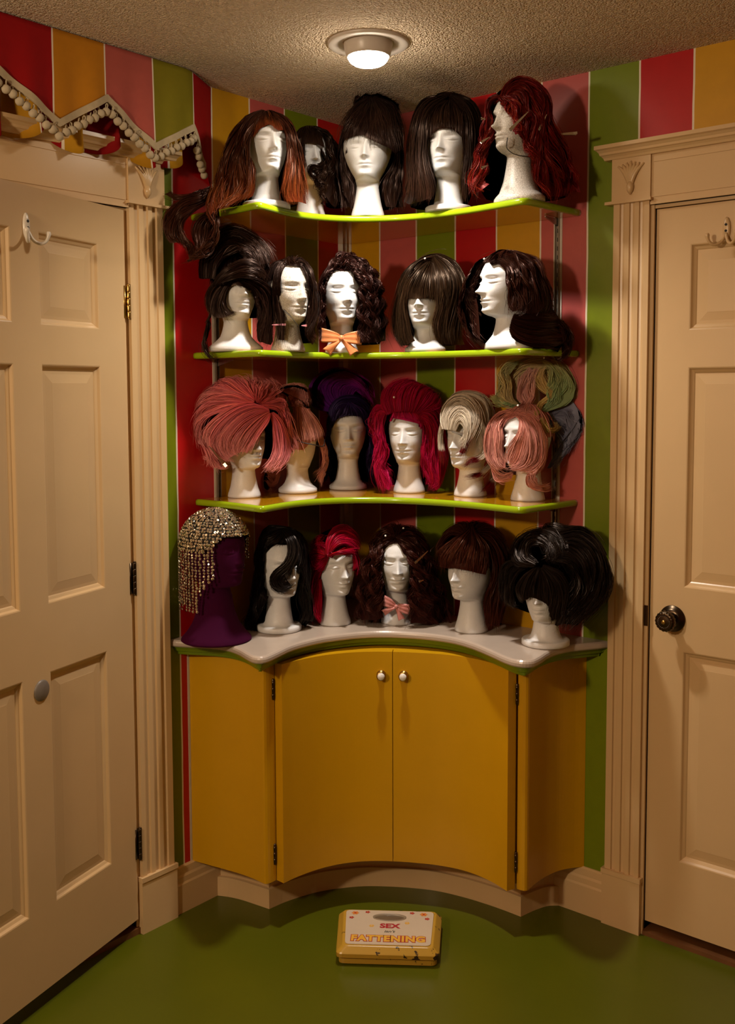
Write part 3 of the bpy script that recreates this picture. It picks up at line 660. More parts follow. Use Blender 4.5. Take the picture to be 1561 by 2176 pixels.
WIGS.append(('12','12','brown',(3.8, 5),[
 ('curls',420,2.0,{'curl': (0.7, 3)},'0.7,3,27.4 3.5,5.3,25.7 5.4,7,22.6 5.8,6.9,18.3 4.5,7.7,15.1 2.2,8.5,13.3 0.6,8.5,13.7 -0.2,8.3,14.5|1.1,3.1,27.4 4.7,3.7,26.5 6.6,6.1,22.4 7.4,5.2,17.2 8.2,3.8,12.8 7.7,4.6,7.9 6.5,6.2,2.9|1.5,3.1,27.4 5.5,3.8,26.1 7.8,4.6,21.2 9.1,0,16 9.9,-0,11.2 10.2,-0,7.2 9.4,-0,3.6|2.3,4.1,26.7 6.2,4.4,25.1 9.5,0,19.9 11.1,-0,13.2 11.9,0,7.2 11.4,-0,3.6'),
 ('curls',160,2.0,{'curl': (0.7, 3)},'3.4,8.2,20.3 4.6,7.7,17.4 2.2,8.5,15.7 0.2,8.4,14.9 1,8.5,12.2 3.3,8.2,11.5 2.9,8.3,9.5 1.7,8.5,9.9|4.6,7.7,17.4 5.7,6.9,13.7 3.3,8.2,11.1 4.5,7.7,8.5 3.7,8.1,5.7 4.1,7.9,2.6'),
 ('side_hair',120,2.0,{},'0.3,2.9,27.4 -1.7,4.6,25.8 -2.7,6.8,22.5 -2.5,7.2,18.2 -1.8,7.7,13.5|0.5,3,27.4 -1.1,5.6,25.2 -2.1,7.4,22 -2.1,7.5,18.9 -1.4,7.9,15'),
 ('fringe',200,2.0,{},'0.3,1.8,27.9 -1.7,4.5,25.4 -2.7,6.1,22.3|0.7,1.9,27.8 -0.5,5.5,24.8 -1.7,6.7,21.8|1.5,2.6,27.5 1.5,6.2,24.3 2.2,7.4,21.3|2.3,2.5,27.5 3.8,6.1,23.9 4.8,6.6,20.3'),
]))
WIGS.append(('13','13','darkbrown',(2.1, 7),[
 ('fringe',1100,2.0,{'jit': 0.75, 'wave': 0.35, 'vc': 0.4},'0.5,1.9,34.8 -3.8,2.8,32.4 -6.5,3.9,28.4 -7.7,4.5,24.1 -7.5,5.2,20.1|0.5,2.3,34.5 -3,5,30.7 -5.3,6.1,26.7 -6.5,6.1,23.6 -6.9,5.9,21|0.7,2.7,34.2 -1.5,6.4,29.6 -3.4,7.7,25.9 -4.6,7.8,23.2 -4.9,7.8,21.4|0.9,2.7,34.2 -0.1,6.8,29.5 -1.1,8.5,25.6 -1.7,9.1,23.3 -2.1,9.2,21.6|1.2,2.7,34.2 1.2,6.9,29.4 1,9,25.2 0.8,9.7,22 0.8,9.7,19.9|1.6,2.7,34.2 2.8,6.8,29.5 3.3,8.7,25.2 3.5,9.5,21.3 3.5,9.5,18.7|1.8,2.3,34.5 4.7,5.4,30.6 5.8,7.8,25.4 6.4,8.4,20.8 6.9,8,17.5|2,1.9,34.8 6.7,3,32 8.2,5.7,26.7 8.9,6.4,21.3 8.5,6.8,16.3|2,1.6,35 7.9,-0.9,33.4 10.2,2.5,27.5 10.9,3.2,22 10.5,4.1,18'),
 ('crown_spikes',200,2.0,{'jit': 0.5},'-3.8,1.6,31.3 -4.3,-1.1,34.7 -3.3,-1.4,36|-1.1,0.9,33.7 -0.7,-0.8,35.9 0.5,-1.5,36.8|2,0.5,34.6 4,-1.4,36.2 6,-1.4,35.8|6.3,0.6,33 8.7,-1,33.8 10.1,-0.7,31.8'),
 ('back_hair',300,2.0,{'wave': 0.6},'-7.4,-0.6,26.1 -8.7,-1,20.8 -9.1,-1.4,15.4 -8.3,-0.7,9.8 -7.9,-0.5,5.5 -7.6,-0.3,2|-6.6,-0.1,25.2 -7.9,-0.5,19.9 -7.5,-0.3,14.4 -6.3,0.1,9.7 -6.3,0.1,5.4 -6.4,0.1,2.1|-5.5,0.3,24.3 -6.3,0.1,19.7 -5.5,0.3,14.3 -3.9,0.6,9.6 -4.4,0.5,5.3 -5.2,0.4,2'),
 ('back_hair',300,2.0,{'wave': 0.6},'10.3,-0.8,26 10.7,-0.7,19.9 10.3,-0.5,14.4 10.3,-0.5,9.7 10.7,-0.7,5.9 11.1,-1,2|9.9,-0.4,24.4 9.5,-0.2,17.4 8.7,0.1,11.6 8.3,0.2,5.7 8.3,0.2,2|9.5,-0.2,22.8 8.3,0.2,18.1 6.7,0.5,13.4 5.1,0.8,9.5 5.1,0.8,5.6 5.9,0.7,2.2'),
]))
WIGS.append(('14','14','brown',(0.8, 7),[
 ('side_hair',520,2.0,{'wave': 0.3},'-0.8,1.8,33.2 -6.5,-1.1,33.3 -9.5,1.9,29.1 -10.9,3.6,23.2 -11.9,0,18.1 -12.2,0,12 -13,0,6.4 -14.2,0,1.4|-0.6,2.3,32.9 -5.6,3.7,30.8 -8.2,5.6,26.7 -9.4,6,21.1 -10.1,5,15.4 -10.1,5,9.1 -10.6,4.4,3.6 -11.9,-0,1|-0.4,2.8,32.6 -4.9,5.8,29.1 -7.1,7.2,25.1 -7.8,7.5,19.2 -7.8,7.5,13.3 -6.7,8.2,8 -5.9,8.7,4.2 -7.4,7.7,1.1|-0.2,3.2,32.3 -4.1,6.5,28.5 -6.3,8,24.2 -6.7,8.2,19 -6.9,8.1,14.6 -5.3,8.9,8.9 -4.6,9.2,4.1 -6.3,8.5,0.6'),
 ('side_hair',520,2.0,{'wave': 0.3},'0.8,1,33.6 5.3,-0.3,32.7 8.3,2.8,28.5 9.4,4.9,23.1 9.4,5,17.9 9,5.5,11.9 8.3,6.4,6.6 7.9,6.8,1|0.6,2.3,32.9 4.9,3.7,30.5 7.1,5.9,26.2 7.7,7,20.4 7.5,7.1,14.6 7.1,7.5,8.3 6.4,8,2.6|0.4,2.8,32.6 3.7,6,28.8 5.6,7.7,24.7 6,8.2,19.4 6,8.2,14.3 5.3,8.7,9.1 4.9,8.8,4 5.3,8.7,0.3|0.2,3.2,32.3 3,6.7,28.3 4.5,8.6,23.8 4.5,9,19.3 4.9,8.8,15.7 4.5,9,10.5 4.3,9.1,6.1 4.5,9,1'),
 ('fringe',520,2.0,{'vc': 0.15},'-1.5,4.4,30.9 -4.5,6,28.3 -5.9,7.4,24.3 -6.1,7.7,18.4|-0.7,4.5,30.8 -3.4,6.3,28.2 -4.4,8,24.1 -4.6,8.3,20.4|-0.2,4.5,30.8 -2,6.6,28.1 -2.8,8.4,24 -2.9,8.7,21.4|0.2,4.5,30.8 -0.4,7,27.6 -0.5,8.6,23.9 -0.5,9,21.4|0.6,4.5,30.8 1.1,6.9,27.6 1.5,8.5,23.9 1.5,8.8,21|0.9,4.4,30.8 3,6.5,27.6 3.5,8,23.9 3.4,8.5,19.5|1.1,4.1,31.1 4.5,5.9,27.7 5,7.6,23.6 4.9,7.9,18.1'),
 ('crown_hair',200,2.0,{},'-3.8,1.5,32.8 -2.3,-0.8,34.4 0,-1.5,34.7 2.3,-1.4,34.4 4.6,-1.3,33.6|-5.3,3.2,30.9 -3,1.5,33 0,1.3,33.4 3,0.7,33.2 5.7,1.5,31.5'),
]))
WIGS.append(('15','15','red',(0.3, 8),[
 ('crown_hair',760,2.1,{'curl': (1.3, 3), 'wave': 0.8},'-5.1,6.5,25.9 -4.1,4.3,30.7 -1.3,1.3,34.2 2.6,1.8,33.7 5.8,4.3,30.2 8.2,5.8,24.5 10.1,4.2,18.6 13.2,0,13.8 15,0,8.1 16.8,-0,2.7 16.5,0,-0.5|-4.8,6.7,25.7 -3,5.5,29.6 -0.2,4.1,32 2.9,4.7,30.9 5.4,6.4,27.2 6.8,6.9,21.5 8.7,5.7,15.5 11.8,0,11 14.3,0,5.2 15.4,0,0.2|-4.4,7,25.4 -2.3,6.3,28.6 0.1,6.2,29.2 2.6,7.2,27.1 4,8,23.1 4.8,7.8,17.9 6.6,7.1,12.5 9.1,5.4,7.2 11.8,0,3.5 13.3,0,-0.4|-4.2,7.1,25.2 -2,7,27.4 0.2,7.6,26.4 1.2,8.3,23.1 2.3,8.3,19.6 3,8.2,15.1 4.1,8,11 5.6,7.5,6.8 7,6.9,3.4 8.1,6.2,-0.3|-4.8,6.9,25.1 -3,7.2,26.3 -1.2,8.1,24.3 -1.6,8.1,20.8 -0.1,8.3,18 2,8.3,17.5 2.3,8.3,15.1 3.4,8.1,12.3 4.5,7.9,8.9 4.5,7.9,5.8'),
 ('front_curls',360,2.1,{'curl': (0.7, 3)},'-6.2,4.8,28.4 -8.8,3.6,27.2 -9.9,2,22.7 -9.8,2,17.8 -11.3,2,14.3 -12,2,10 -13.4,2,5.7 -12.3,2,2.1|-5.9,5,28.1 -8.4,3.8,27.5 -9.1,3.8,25.1 -8.3,4.5,22 -8.7,4.2,19.3 -10.2,2,16.4 -11.3,2,12.8 -10.5,2,9.9 -12,2,7.1 -12.7,2,4.3 -10.5,2,1.3|-5.5,5.3,27.7 -7.7,4.5,26.9 -8.4,4.5,24.5 -7.6,5,20.8 -7.2,5.2,17.6 -8.7,4.2,14.4 -9.8,2,12.1 -9,3.8,8.8 -9.8,2,6.7 -7.5,5,4.3'),
 ('fringe',240,2.1,{'curl': (0.5, 2)},'-5.1,6.2,27.2 -3.7,7.1,26.4 -1.9,8.1,24.7 -2.3,8.2,22.6 -1.2,8.4,20.1 -1.9,8.3,18.1 -0.5,8.5,17.2|-4.1,6.4,27.6 -1.9,7.7,26.2 -0.2,8.5,23.8 -0.9,8.5,21.4 0.2,8.6,19.3 -0.1,8.5,17.6 1.6,8.6,17.2|-5.8,5.8,27.2 -4.8,6.9,25.8 -3.7,7.6,24.5 -3,8,23'),
]))
WIGS.append(('21','21','darkbrown',(9.0, 8),[
 ('crown_hair',760,2.0,{'wave': 0.8, 'jit': 0.5},'-10.1,2.3,20.8 -10,-0.2,26.6 -6.4,-0.9,33.2 -0.8,0.8,35.5 5.2,2.6,33.6 9.6,2.8,29.7 11.3,3.9,23.2|-9.5,3.6,20.6 -9,2.5,26.3 -5.6,1.9,32.2 -0.4,2.2,34.6 4.8,3.5,32.9 8.7,4.1,29.1 10.5,4.9,23.1|-8.4,4.9,20.5 -7.8,4.5,25.7 -4.4,4.1,30.9 0,4,32.9 4.4,4.8,31.5 7.5,5.5,28.1 9,6.2,22.9|-7.2,6.1,20.4 -6.4,5.9,25.1 -3.2,5.8,29.1 0.4,5.7,30.7 3.7,6.2,29.5 6.3,6.7,26.7 7.4,7.2,22.8|-6,6.9,20.3 -4.8,7.1,24.2 -2,7.2,27 0.7,7.2,28 3.3,7.3,27.2 5,7.6,25 5.8,7.9,22.3'),
 ('front_roll',360,2.0,{},'-6.4,9.6,17.7 -5.2,10.5,20.3 -2.4,11.6,22.9 1.5,11.6,24.9 5.4,10.8,24.7 8.1,9.7,22.5 10.1,7.8,20|-5.6,10.2,18 -4,11.2,20.2 -0.9,12.1,22.1 3,11.8,23.5 6.1,10.9,22.7 8.1,9.9,20.5 9.3,8.8,19.5|-4.4,11,18.3 -2.5,11.9,19.8 0.3,12.4,20.9 3.4,12.1,21.8 6.1,11.2,21.3 7.7,10.2,20.1|-3.3,11.6,18.7 -0.9,12.3,19.6 1.4,12.5,20.2 4.1,12,20.2 6.1,11.2,20'),
 ('side_hair',360,2.0,{},'-1.7,8.7,20.1 -6.5,6.8,18.7 -8.5,5.1,15.7 -8.6,5.1,12.6 -7.4,6.2,10.1|-0.9,8.9,19.9 -4.1,8,17.8 -6.1,7.1,14.4 -6.6,6.8,10.5 -5.8,7.3,8.9|-0.7,8.9,19.7 -3.3,8.3,17 -4.6,7.9,13.2 -3.8,8.2,10 -3,8.4,8.8|-0.5,8.9,19.5 -2.5,8.6,16.6 -3,8.4,13.5 -1.8,8.7,11.1 0.3,9,10.5'),
 ('side_hair',420,2.0,{'wave': 0.4},'1.4,8,20.4 6.2,7.2,20.4 10.2,4.9,17.9 11.8,2.9,14.1 11.8,2.9,10.5 10.9,4.1,6.8 10.9,4.1,2.7 9.2,5.5,0.9|1,8,20.2 5,7.5,18.8 7.7,6.5,16.5 8.9,5.8,12.6 8.9,5.8,8.6 8,6.3,4.6 8.4,6,1|0.6,8,19.9 4.6,7.6,18.4 6.5,7,15.7 7.7,6.5,12.6 8.1,6.3,9.4 6.8,6.8,5.4 6,7.2,2.6|0.2,8,19.9 3,7.9,18.3 4.9,7.5,16.8 6.1,7.2,14.9 7.1,6.8,13.7'),
 ('fringe',160,1.6,{},'-0.9,8.8,20.1 -2.5,8.5,18.6 -3.3,8.3,16.3|-0.5,8.9,20.1 -0.2,8.9,19 0.6,9,18.4|-0.1,8.9,20.1 2.2,8.9,19 4.5,8.5,17.9 6.5,7.9,15.6|0.3,8.9,20.1 3.4,8.8,18.6 5.7,8.2,16.7 6.9,7.7,14'),
 ('tendril',90,1.8,{},'-6.6,5.5,12.5 -7.8,4.9,8.6 -9.1,4,4.7 -9,4.2,0.7 -6.8,5.5,-1.7 -4,6.5,-0.6|-7,5.3,11.8 -8.3,4.7,7 -9.1,4,2.3 -8.4,4.7,-1.3 -6,5.9,-2'),
]))
WIGS.append(('22','22','darkbrown',(1.5, 6),[
 ('side_hair',420,2.0,{'wave': 0.4},'1.2,1.6,26.7 -1.6,1.9,25.6 -3.4,3.7,22.4 -4.1,4.5,18.3 -3.7,4.9,14.3 -3.3,5.3,10.3 -3,5.6,6.3 -3.4,5.3,1.5|1.3,1.8,26.6 -1.2,2.5,25.4 -3,3.9,22.6 -3.4,5.1,18.9 -3.1,5.4,14.5 -2.5,5.8,10.2 -2.2,6.1,6.2 -2.6,5.8,1.5|1.4,2,26.4 -0.8,3,25.2 -2.2,4.4,22.7 -2.6,5.7,19 -2.5,5.8,14.6 -1.9,6.2,11 -1.8,6.3,6.6 -1.2,6.5,1.4'),
 ('side_hair',460,2.0,{'wave': 0.4},'1.9,2.1,26.6 4.9,1.4,26.3 7.3,3.1,23.3 8.4,3.9,19.2 9.3,1.8,15 8.8,3.1,10.5 7.9,4.6,6.3 9.7,-0,3.7|1.6,2.5,26.4 4.5,2.7,25.8 6.2,4.8,22.7 7.4,5.4,18.7 8,4.6,14.4 7.7,4.9,10.3 6.5,6.2,7 5.6,6.8,4.6 8.7,3.1,1.6|1.4,2.9,26.1 4,3.6,25.2 5.6,5.3,22.7 6.6,6,19.8 7.2,5.6,16.7 6.9,5.8,12.7'),
 ('crown_hair',280,2.0,{},'1.6,5.2,24.6 -0.8,3.8,25.2 -2,4.6,23.9 -2.6,6.2,21.3|1.7,5,24.9 0,3.2,25.9 -1.6,3.1,25.3 -2.8,4.7,23.1|1.8,4.7,25.1 1.6,2.4,26.6 0.8,1.7,26.9 -1.2,1.6,26.3|2,4.7,25.1 3.7,2.3,26.4 5.3,2.6,25.6 6.4,4.7,23.1|2.2,5.1,24.7 4.4,4.4,24.7 5.6,5.8,22.6 6.4,6.6,20.1'),
]))
WIGS.append(('23','23','darkcurl',(1.5, 7),[
 ('curls',520,2.0,{'curl': (1.0, 6)},'1.3,2.3,29.7 5.9,4.3,27.8 9.6,5.2,24.4 11.7,5.2,19.4 13,2.7,13.8 14,0,7.7 14,-0,1.7|1,3.2,29.2 5,6.2,26.3 7.8,7.8,22 9.5,7.5,17.6 10.3,6.7,11.8 10.3,6.7,6 10.3,6.7,1|0.8,4.3,28.5 4.5,7.4,25 6.6,8.8,20.7 7.4,8.8,16.6 7,9,11.7 7.3,8.8,5.9 7.8,8.6,1|0.6,5.1,27.7 3.7,8.2,24.1 5.3,9.3,20.2 5.7,9.4,16.1 5.3,9.6,11.6 5.7,9.4,6.7 5.7,9.4,0.9'),
 ('curls',260,2.0,{'curl': (0.6, 6)},'-0.4,2.5,28.1 -3.4,3,26.3 -5.1,3.9,22.9 -5.7,4.4,18.7 -6.2,4.1,13.7 -6.7,3.9,7.5 -6.9,3.8,2|-0,2.6,28 -3,3.4,25.9 -4.7,4.3,22.4 -5.3,4.5,19.5 -5.5,4.5,15.4 -6,4.3,9.5 -5.6,4.5,3.3'),
 ('crown_hair',380,2.0,{'curl': (0.8, 4)},'-5,6.6,21.8 -3.4,5.7,25.2 -0.8,4.3,27.8 2.5,3.6,28.7 6.3,5.2,26.5 8.7,6,23.5|-4.6,6.7,22.2 -2.5,6.1,25.1 0.4,5.6,26.8 3.7,6.3,25.9 5.8,7.9,22.5|-3.4,6.5,23.8 -0.9,6,26 1.6,6.4,25.9 4.1,7.4,24.1 5.3,8.3,21.6|-4.6,5.5,24.4 -2.5,3.4,27.9 0.4,0.6,30.4 3.8,2.7,29.3 7.1,4.7,26.5 9.2,5.1,24.4'),
]))
WIGS.append(('24','24','chestnut',(1.0, 7),[
 ('side_hair',420,2.0,{'wave': 0.3},'2,0.1,29 -3.3,2.2,26.5 -7.3,3.1,22.1 -9.1,2.2,16 -10.1,-0,10 -9.6,0,4.7 -6.8,5.1,0.4|2,0.8,28.7 -2.9,3.7,25.5 -5.9,4.9,21 -7.3,4.7,14.9 -7.7,4.3,8.8 -7.3,4.7,3.5 -5.5,6.1,0.4|2,1.3,28.4 -2,4.5,25 -4.6,5.9,20.5 -5.9,5.8,14.8 -5.5,6.1,9.6 -4.4,6.6,5.1 -2.4,7.4,1.6'),
 ('side_hair',640,2.0,{'wave': 0.4},'2.9,-0.1,29.1 8.7,-1,27.3 11.7,3.3,21.9 12.1,4.9,15.6 11.2,6.2,9.4 11.2,6.2,4.2 13.1,2.9,0.4|2.9,1.4,28.6 7.7,3.6,25.8 10.3,6,20.7 10.3,7.2,14.6 8.9,8.3,8.4 8.5,8.6,3.2 9.4,7.9,0.2|2.7,2.1,28.3 6.4,5.9,24.7 8.1,8.3,19.7 7.6,9.1,13.6 6.3,9.7,7.5 6.3,9.7,3.2 7.2,9.3,0.2|2.4,2.7,28 5,7.3,23.7 5.9,9.6,18.7 5,10.1,12.6 4.1,10.3,7.5 4.6,10.2,4 5.9,9.9,1|2.2,3.2,27.7 3.3,8.1,23.2 3.9,10.3,17.8 3.3,10.4,12.6 2.4,10.5,8.3 3.1,10.5,4.5 5,10.1,1.4'),
 ('fringe',480,2.0,{'vc': 0.12},'0.7,4.7,26.2 -2.8,6.1,23.5 -5.5,6.7,19.5 -6.6,6.2,14.8|1.1,4.7,26.2 -1.5,7,22.9 -3.7,7.9,19 -4.6,7.6,14.4|1.5,4.8,26.2 -0.2,7.6,22.4 -1.7,8.7,18.4 -1.9,8.8,14.4|1.8,5,25.9 1.1,8,21.9 0.5,9.2,17.9 0.2,9.2,14.5|2,5.3,25.7 2,8.3,21.4 2.2,9.3,17.9 2.2,9.4,14.2|2.2,5.3,25.7 3.3,8.2,21.4 3.9,9.2,17.5 3.7,9.2,13.6'),
 ('crown_hair',240,2.0,{},'-3.7,5.2,24 -2,3,26.9 1.6,1.1,28.6 5.1,0.1,28.6 8.7,0.9,26.6|-5,5.9,21.8 -2.4,4.1,25.9 1.6,3.1,27.5 6,2.6,27.1 9.5,3.7,24.1'),
]))
WIGS.append(('25','25','auburndark',(-2.0, 8),[
 ('crown_hair',680,2.0,{'wave': 1.3, 'jit': 0.35},'-5.2,3.1,24 -1.5,-1.5,27.6 3,0.4,26.9 7.5,2,24.3 10.4,3.8,19.6 12.1,2.2,14.8 12.7,-0,10.8 10,5.2,8|-5,3.6,23.8 -1.9,1.7,26.2 2.2,3.6,25 5.4,5.7,21.9 7.5,6.7,17.7 8.7,6.1,13.3 8.4,6.4,9.6 5.1,7.8,8.7|-4.8,3.9,23.5 -2.3,3.7,24.7 0.6,6.2,22.3 3,7.9,18.5 4.3,8,14.4 4.3,8,11.2 1.9,8.3,9.5|-4.8,4.2,23.3 -2.7,5,23.4 -0.2,7.2,20.6 0.6,8.2,17.7 -0.2,8.3,14.4 0.2,8.3,11.2 2.3,8.3,9.3'),
 ('wave_roll',520,2.0,{'wave': 0.4},'1.9,8,9.2 5.9,7.2,9 10.9,4.1,9.3 14.3,0,8.3 14.8,-0,6.3|1.3,8,8.4 5.1,7.5,7.5 10.1,4.9,7.2 15.2,-0,7.1 17.3,0,3.7 16.5,0,-0.8 13.2,-0,-2.5|0.7,8,6.3 2.7,7.9,4.7 6.8,6.9,3.5 11.8,3,3.6 16,-0,3.3 16.9,0,0 13.6,0,-2.9|0.5,8,4.7 1.9,8,2.3 6,7.2,0.6 11,4.1,0.3 15.2,0,1.3 16.1,0,-1.2 12.8,0,-2.7'),
 ('side_hair',420,2.0,{'wave': 0.8},'-5.7,-1.5,25 -8.7,-2.7,24.8 -10.3,-2.3,21.9 -12,-2,18.5 -12.4,-2,14.7 -12,-2,11.3 -10.7,-2,8.8|-5.7,-1.3,24.8 -8.2,-2.6,24 -9.4,-0.9,20.4 -10.3,-0.9,17.1 -9.8,-0.5,14.6 -8.5,0.3,13.6|-6.1,-1.7,25.1 -9.1,-2.7,24.4 -11.6,-2,18.9 -13.3,-2,13.9 -13.2,-2,9.7 -11.5,-2,5.4 -8.9,0.1,2.3 -6.4,1.1,0.2|-5.9,-1.4,24.8 -9,-0.9,21.3 -10.7,-2,14.7 -10.2,-0.9,8.7 -8.5,0.3,3.6 -5.5,1.3,0.6'),
]))
WIGS.append(('31','31','coral',(9.7, 10),[
 ('crown_hair',1050,2.2,{'jit': 0.5, 'wave': 0.5},'2.7,9.2,28.2 -3,9.7,27.4 -8.6,8.7,25.6 -12.5,6.7,22.1 -13.3,6,18.3 -11.1,7.8,13.8|2.8,9,28.5 -3.7,8.6,29.3 -10.5,6.6,28.2 -14.4,4.5,24.4 -15.5,2.9,20.9 -13.8,5.6,17.2|3,8.7,28.9 -4.5,6.7,31.6 -11.3,4.4,30.1 -14.4,3.7,26.3 -15.3,3.3,23.2|3.1,8.5,29.3 -5.2,4.2,33.5 -9.9,0.5,33.1 -12.9,2.9,29.7 -14,4.3,26.3|3.2,8.3,29.5 -2.2,2.1,35 -6.1,-1.3,35.1 -9.9,0.5,33.1 -11.8,2.9,30.8|3.4,8.2,29.7 0.9,2.1,35 -1.4,0.3,35.6 -4.9,0.8,35|3.8,8.3,29.3 4,1.8,34.6 2.4,1,35.2 0.9,1.6,35.2|4.6,8.3,28.9 7,2,33.5 5.5,-0,34.6 4,0.4,35|5.3,8.3,28.5 11,-0.7,31.5 9.8,-0.9,33.1 7.9,-1.2,34.3|5.7,8.4,28.1 12.3,3,28.4 13,4.4,24.6 14.7,-0,19.4 15.1,-0,14.2|5.7,8.6,27.8 10.7,6.3,26.5 13,4.6,21.5 14.7,-0,16.6 14.2,2.3,11.7'),
 ('fringe',700,2.2,{},'7.2,8.7,26.6 3,9.4,28.2 -2.2,10.3,26.7 -7.5,9.7,22.6 -9.9,8.7,18.8 -9.5,8.9,14.6 -5.8,10.3,11.6 -3.6,10.7,11.3|7.4,8.7,26.2 3.8,9.8,26.7 -1.1,10.7,24.8 -5.3,10.3,21.1 -7.6,9.7,17.3 -6.2,10.2,13.1 -2.8,10.7,12|7.5,8.8,25.9 4.9,9.9,25.1 0.7,10.8,22.5 -2.3,10.8,18.8 -3.5,10.7,15 -1.3,10.8,12.8|7.5,8.8,25.5 6,9.7,24 2.9,10.5,20.3 0.6,10.8,16.5 -0.9,10.8,13.5|7.8,8.8,25.1 7.1,9.3,22.8 4.8,10.1,19.5 2.5,10.6,16.1 0.6,10.8,13.1'),
 ('under_hair',500,2.2,{},'3,8.9,28.5 -2.2,9.5,27.8 -7.9,9.2,24.4 -11.4,7.5,20.3 -11.8,7.2,15.7|3.2,9,28.2 -1.5,10.1,26.3 -6,9.8,22.2 -8.7,8.9,18 -8.8,8.9,14.2|3.4,9.1,27.8 -0.4,10.4,24.8 -3.8,10.3,20.3 -5.4,10,16.5 -5,10.1,13.5'),
 ('side_hair',300,2.2,{},'-13.7,3.7,23.2 -13.4,4,18.6 -11.5,5,14.8 -10.4,5.5,12.1 -12,4.8,12.5 -13.1,4.2,12.9|-13,4.2,21.7 -11.9,4.8,17.1 -10,5.6,13.3 -9.3,5.8,10.2 -8.2,6.2,9.1|-12.2,4.6,20.2 -10.8,5.3,15.6 -8.9,6,11.8 -6.7,6.5,9.5 -4,6.9,10.6'),
 ('side_hair',420,2.2,{},'8.7,7.5,25.4 11,6.3,23.9 13,4.4,19.9 14.4,1.6,15.1 13.7,3.1,11.7 11.3,6,9.2 6.6,8.7,8.1|8.3,7.7,25.4 10.2,6.9,23.1 11.4,6,19.2 11.3,6,14.6 9.7,7.1,10.9 6.6,8.7,8.5|8.1,7.9,25.3 9,7.6,21.6 9.4,7.4,17 9,7.6,13.2 7.4,8.4,10.2 5.8,8.9,8.7'),
]))
WIGS.append(('32','32','palepink',(16.8, 6),[
 ('ponytail',420,2.0,{},'-0.5,-0.3,27.4 -2.2,-3.2,29.8 -4.2,-3.5,31.9 -6.2,-3.5,32.3 -4.6,-3.5,33.5 -0.9,-3.5,34.3 2.4,-3.5,33.5 3.6,-3.5,31.1 3.5,1.5,27.4|-0.1,0.1,27.4 -1.3,-3.5,30.7 -0.5,-3.5,33.5 2,-3.5,32.7 3.1,-1.1,29.8 3.1,1.7,27|-0.5,-0.8,27.8 -3,-3.5,31.5 -5.4,-3.5,32.3 -6.4,-3.5,31.9|-0.1,0.1,27.4 1.1,-3.5,31.9 3.6,-3.5,31.5 3.9,0.8,28.2'),
 ('braid',160,2.4,{'curl': (0.5, 4)},'-2.8,-1.3,30.1 -1.3,-1,29 0.3,4.2,27.5 1.4,5.9,26.9|-2.2,-1.4,30.5 -0.5,-1,29.2 1.1,5,27.5 1.6,6.1,26.7|-3,-1,29.3 -1.8,-0.7,28 -0.1,4.4,26.9 1,5.8,26.6'),
 ('back_panel',460,1.8,{'vc': 0.1},'-0.9,4.2,26.7 -1.4,6,22.7 -1,6.8,19.6 -0.4,7.7,18|-0.1,5.6,26.9 -0.2,8,22.8 0.2,8.5,18.8 0.6,8.8,17|1,7.1,26.9 1.8,9.6,22.8 2.9,10,18.9 3.3,10,16.3|2.2,8.1,26.7 4.2,9.9,23.2 5.7,9.2,19.6 6.1,8.8,16.6|3.4,8.6,26.3 6.1,8.8,22.8 7.8,6.8,19.5 8,6.4,17.5'),
 ('tail',200,2.0,{'wave': 0.5},'6.7,-0.5,20.9 8.3,-1.2,14.3 9.1,-1.9,9.3 8.3,-1.2,6.4 4.6,-0.1,4.9|7.1,-0.6,20 9,-1.7,13.4 8.9,-1.7,8.5 7,-0.6,5.7 5,-0.1,4.5|6.3,-0.3,19.2 7.9,-1,12.6 8.5,-1.3,6 7.4,-0.8,2.8 8.7,-1.5,0.6'),
 ('curls',260,2.0,{'curl': (0.6, 2)},'-7.3,-4,10.1 -5.7,-4,6.4 -7.4,-4,4.3 -9.8,-4,6 -11.5,-4,5.2 -12.3,-4,2.7 -9.9,-4,0.6 -7.4,-4,2.2|-5.7,-4,7.6 -6.5,-4,3.9 -8.2,-4,2.2 -10.7,-4,3.5 -11.5,-4,1.8 -9.9,-4,-0.2 -7.4,-4,0.6|-7.3,-4,9.3 -9,-4,6.8 -11.4,-4,6.4 -12.3,-4,3.9 -11.5,-4,1'),
]))
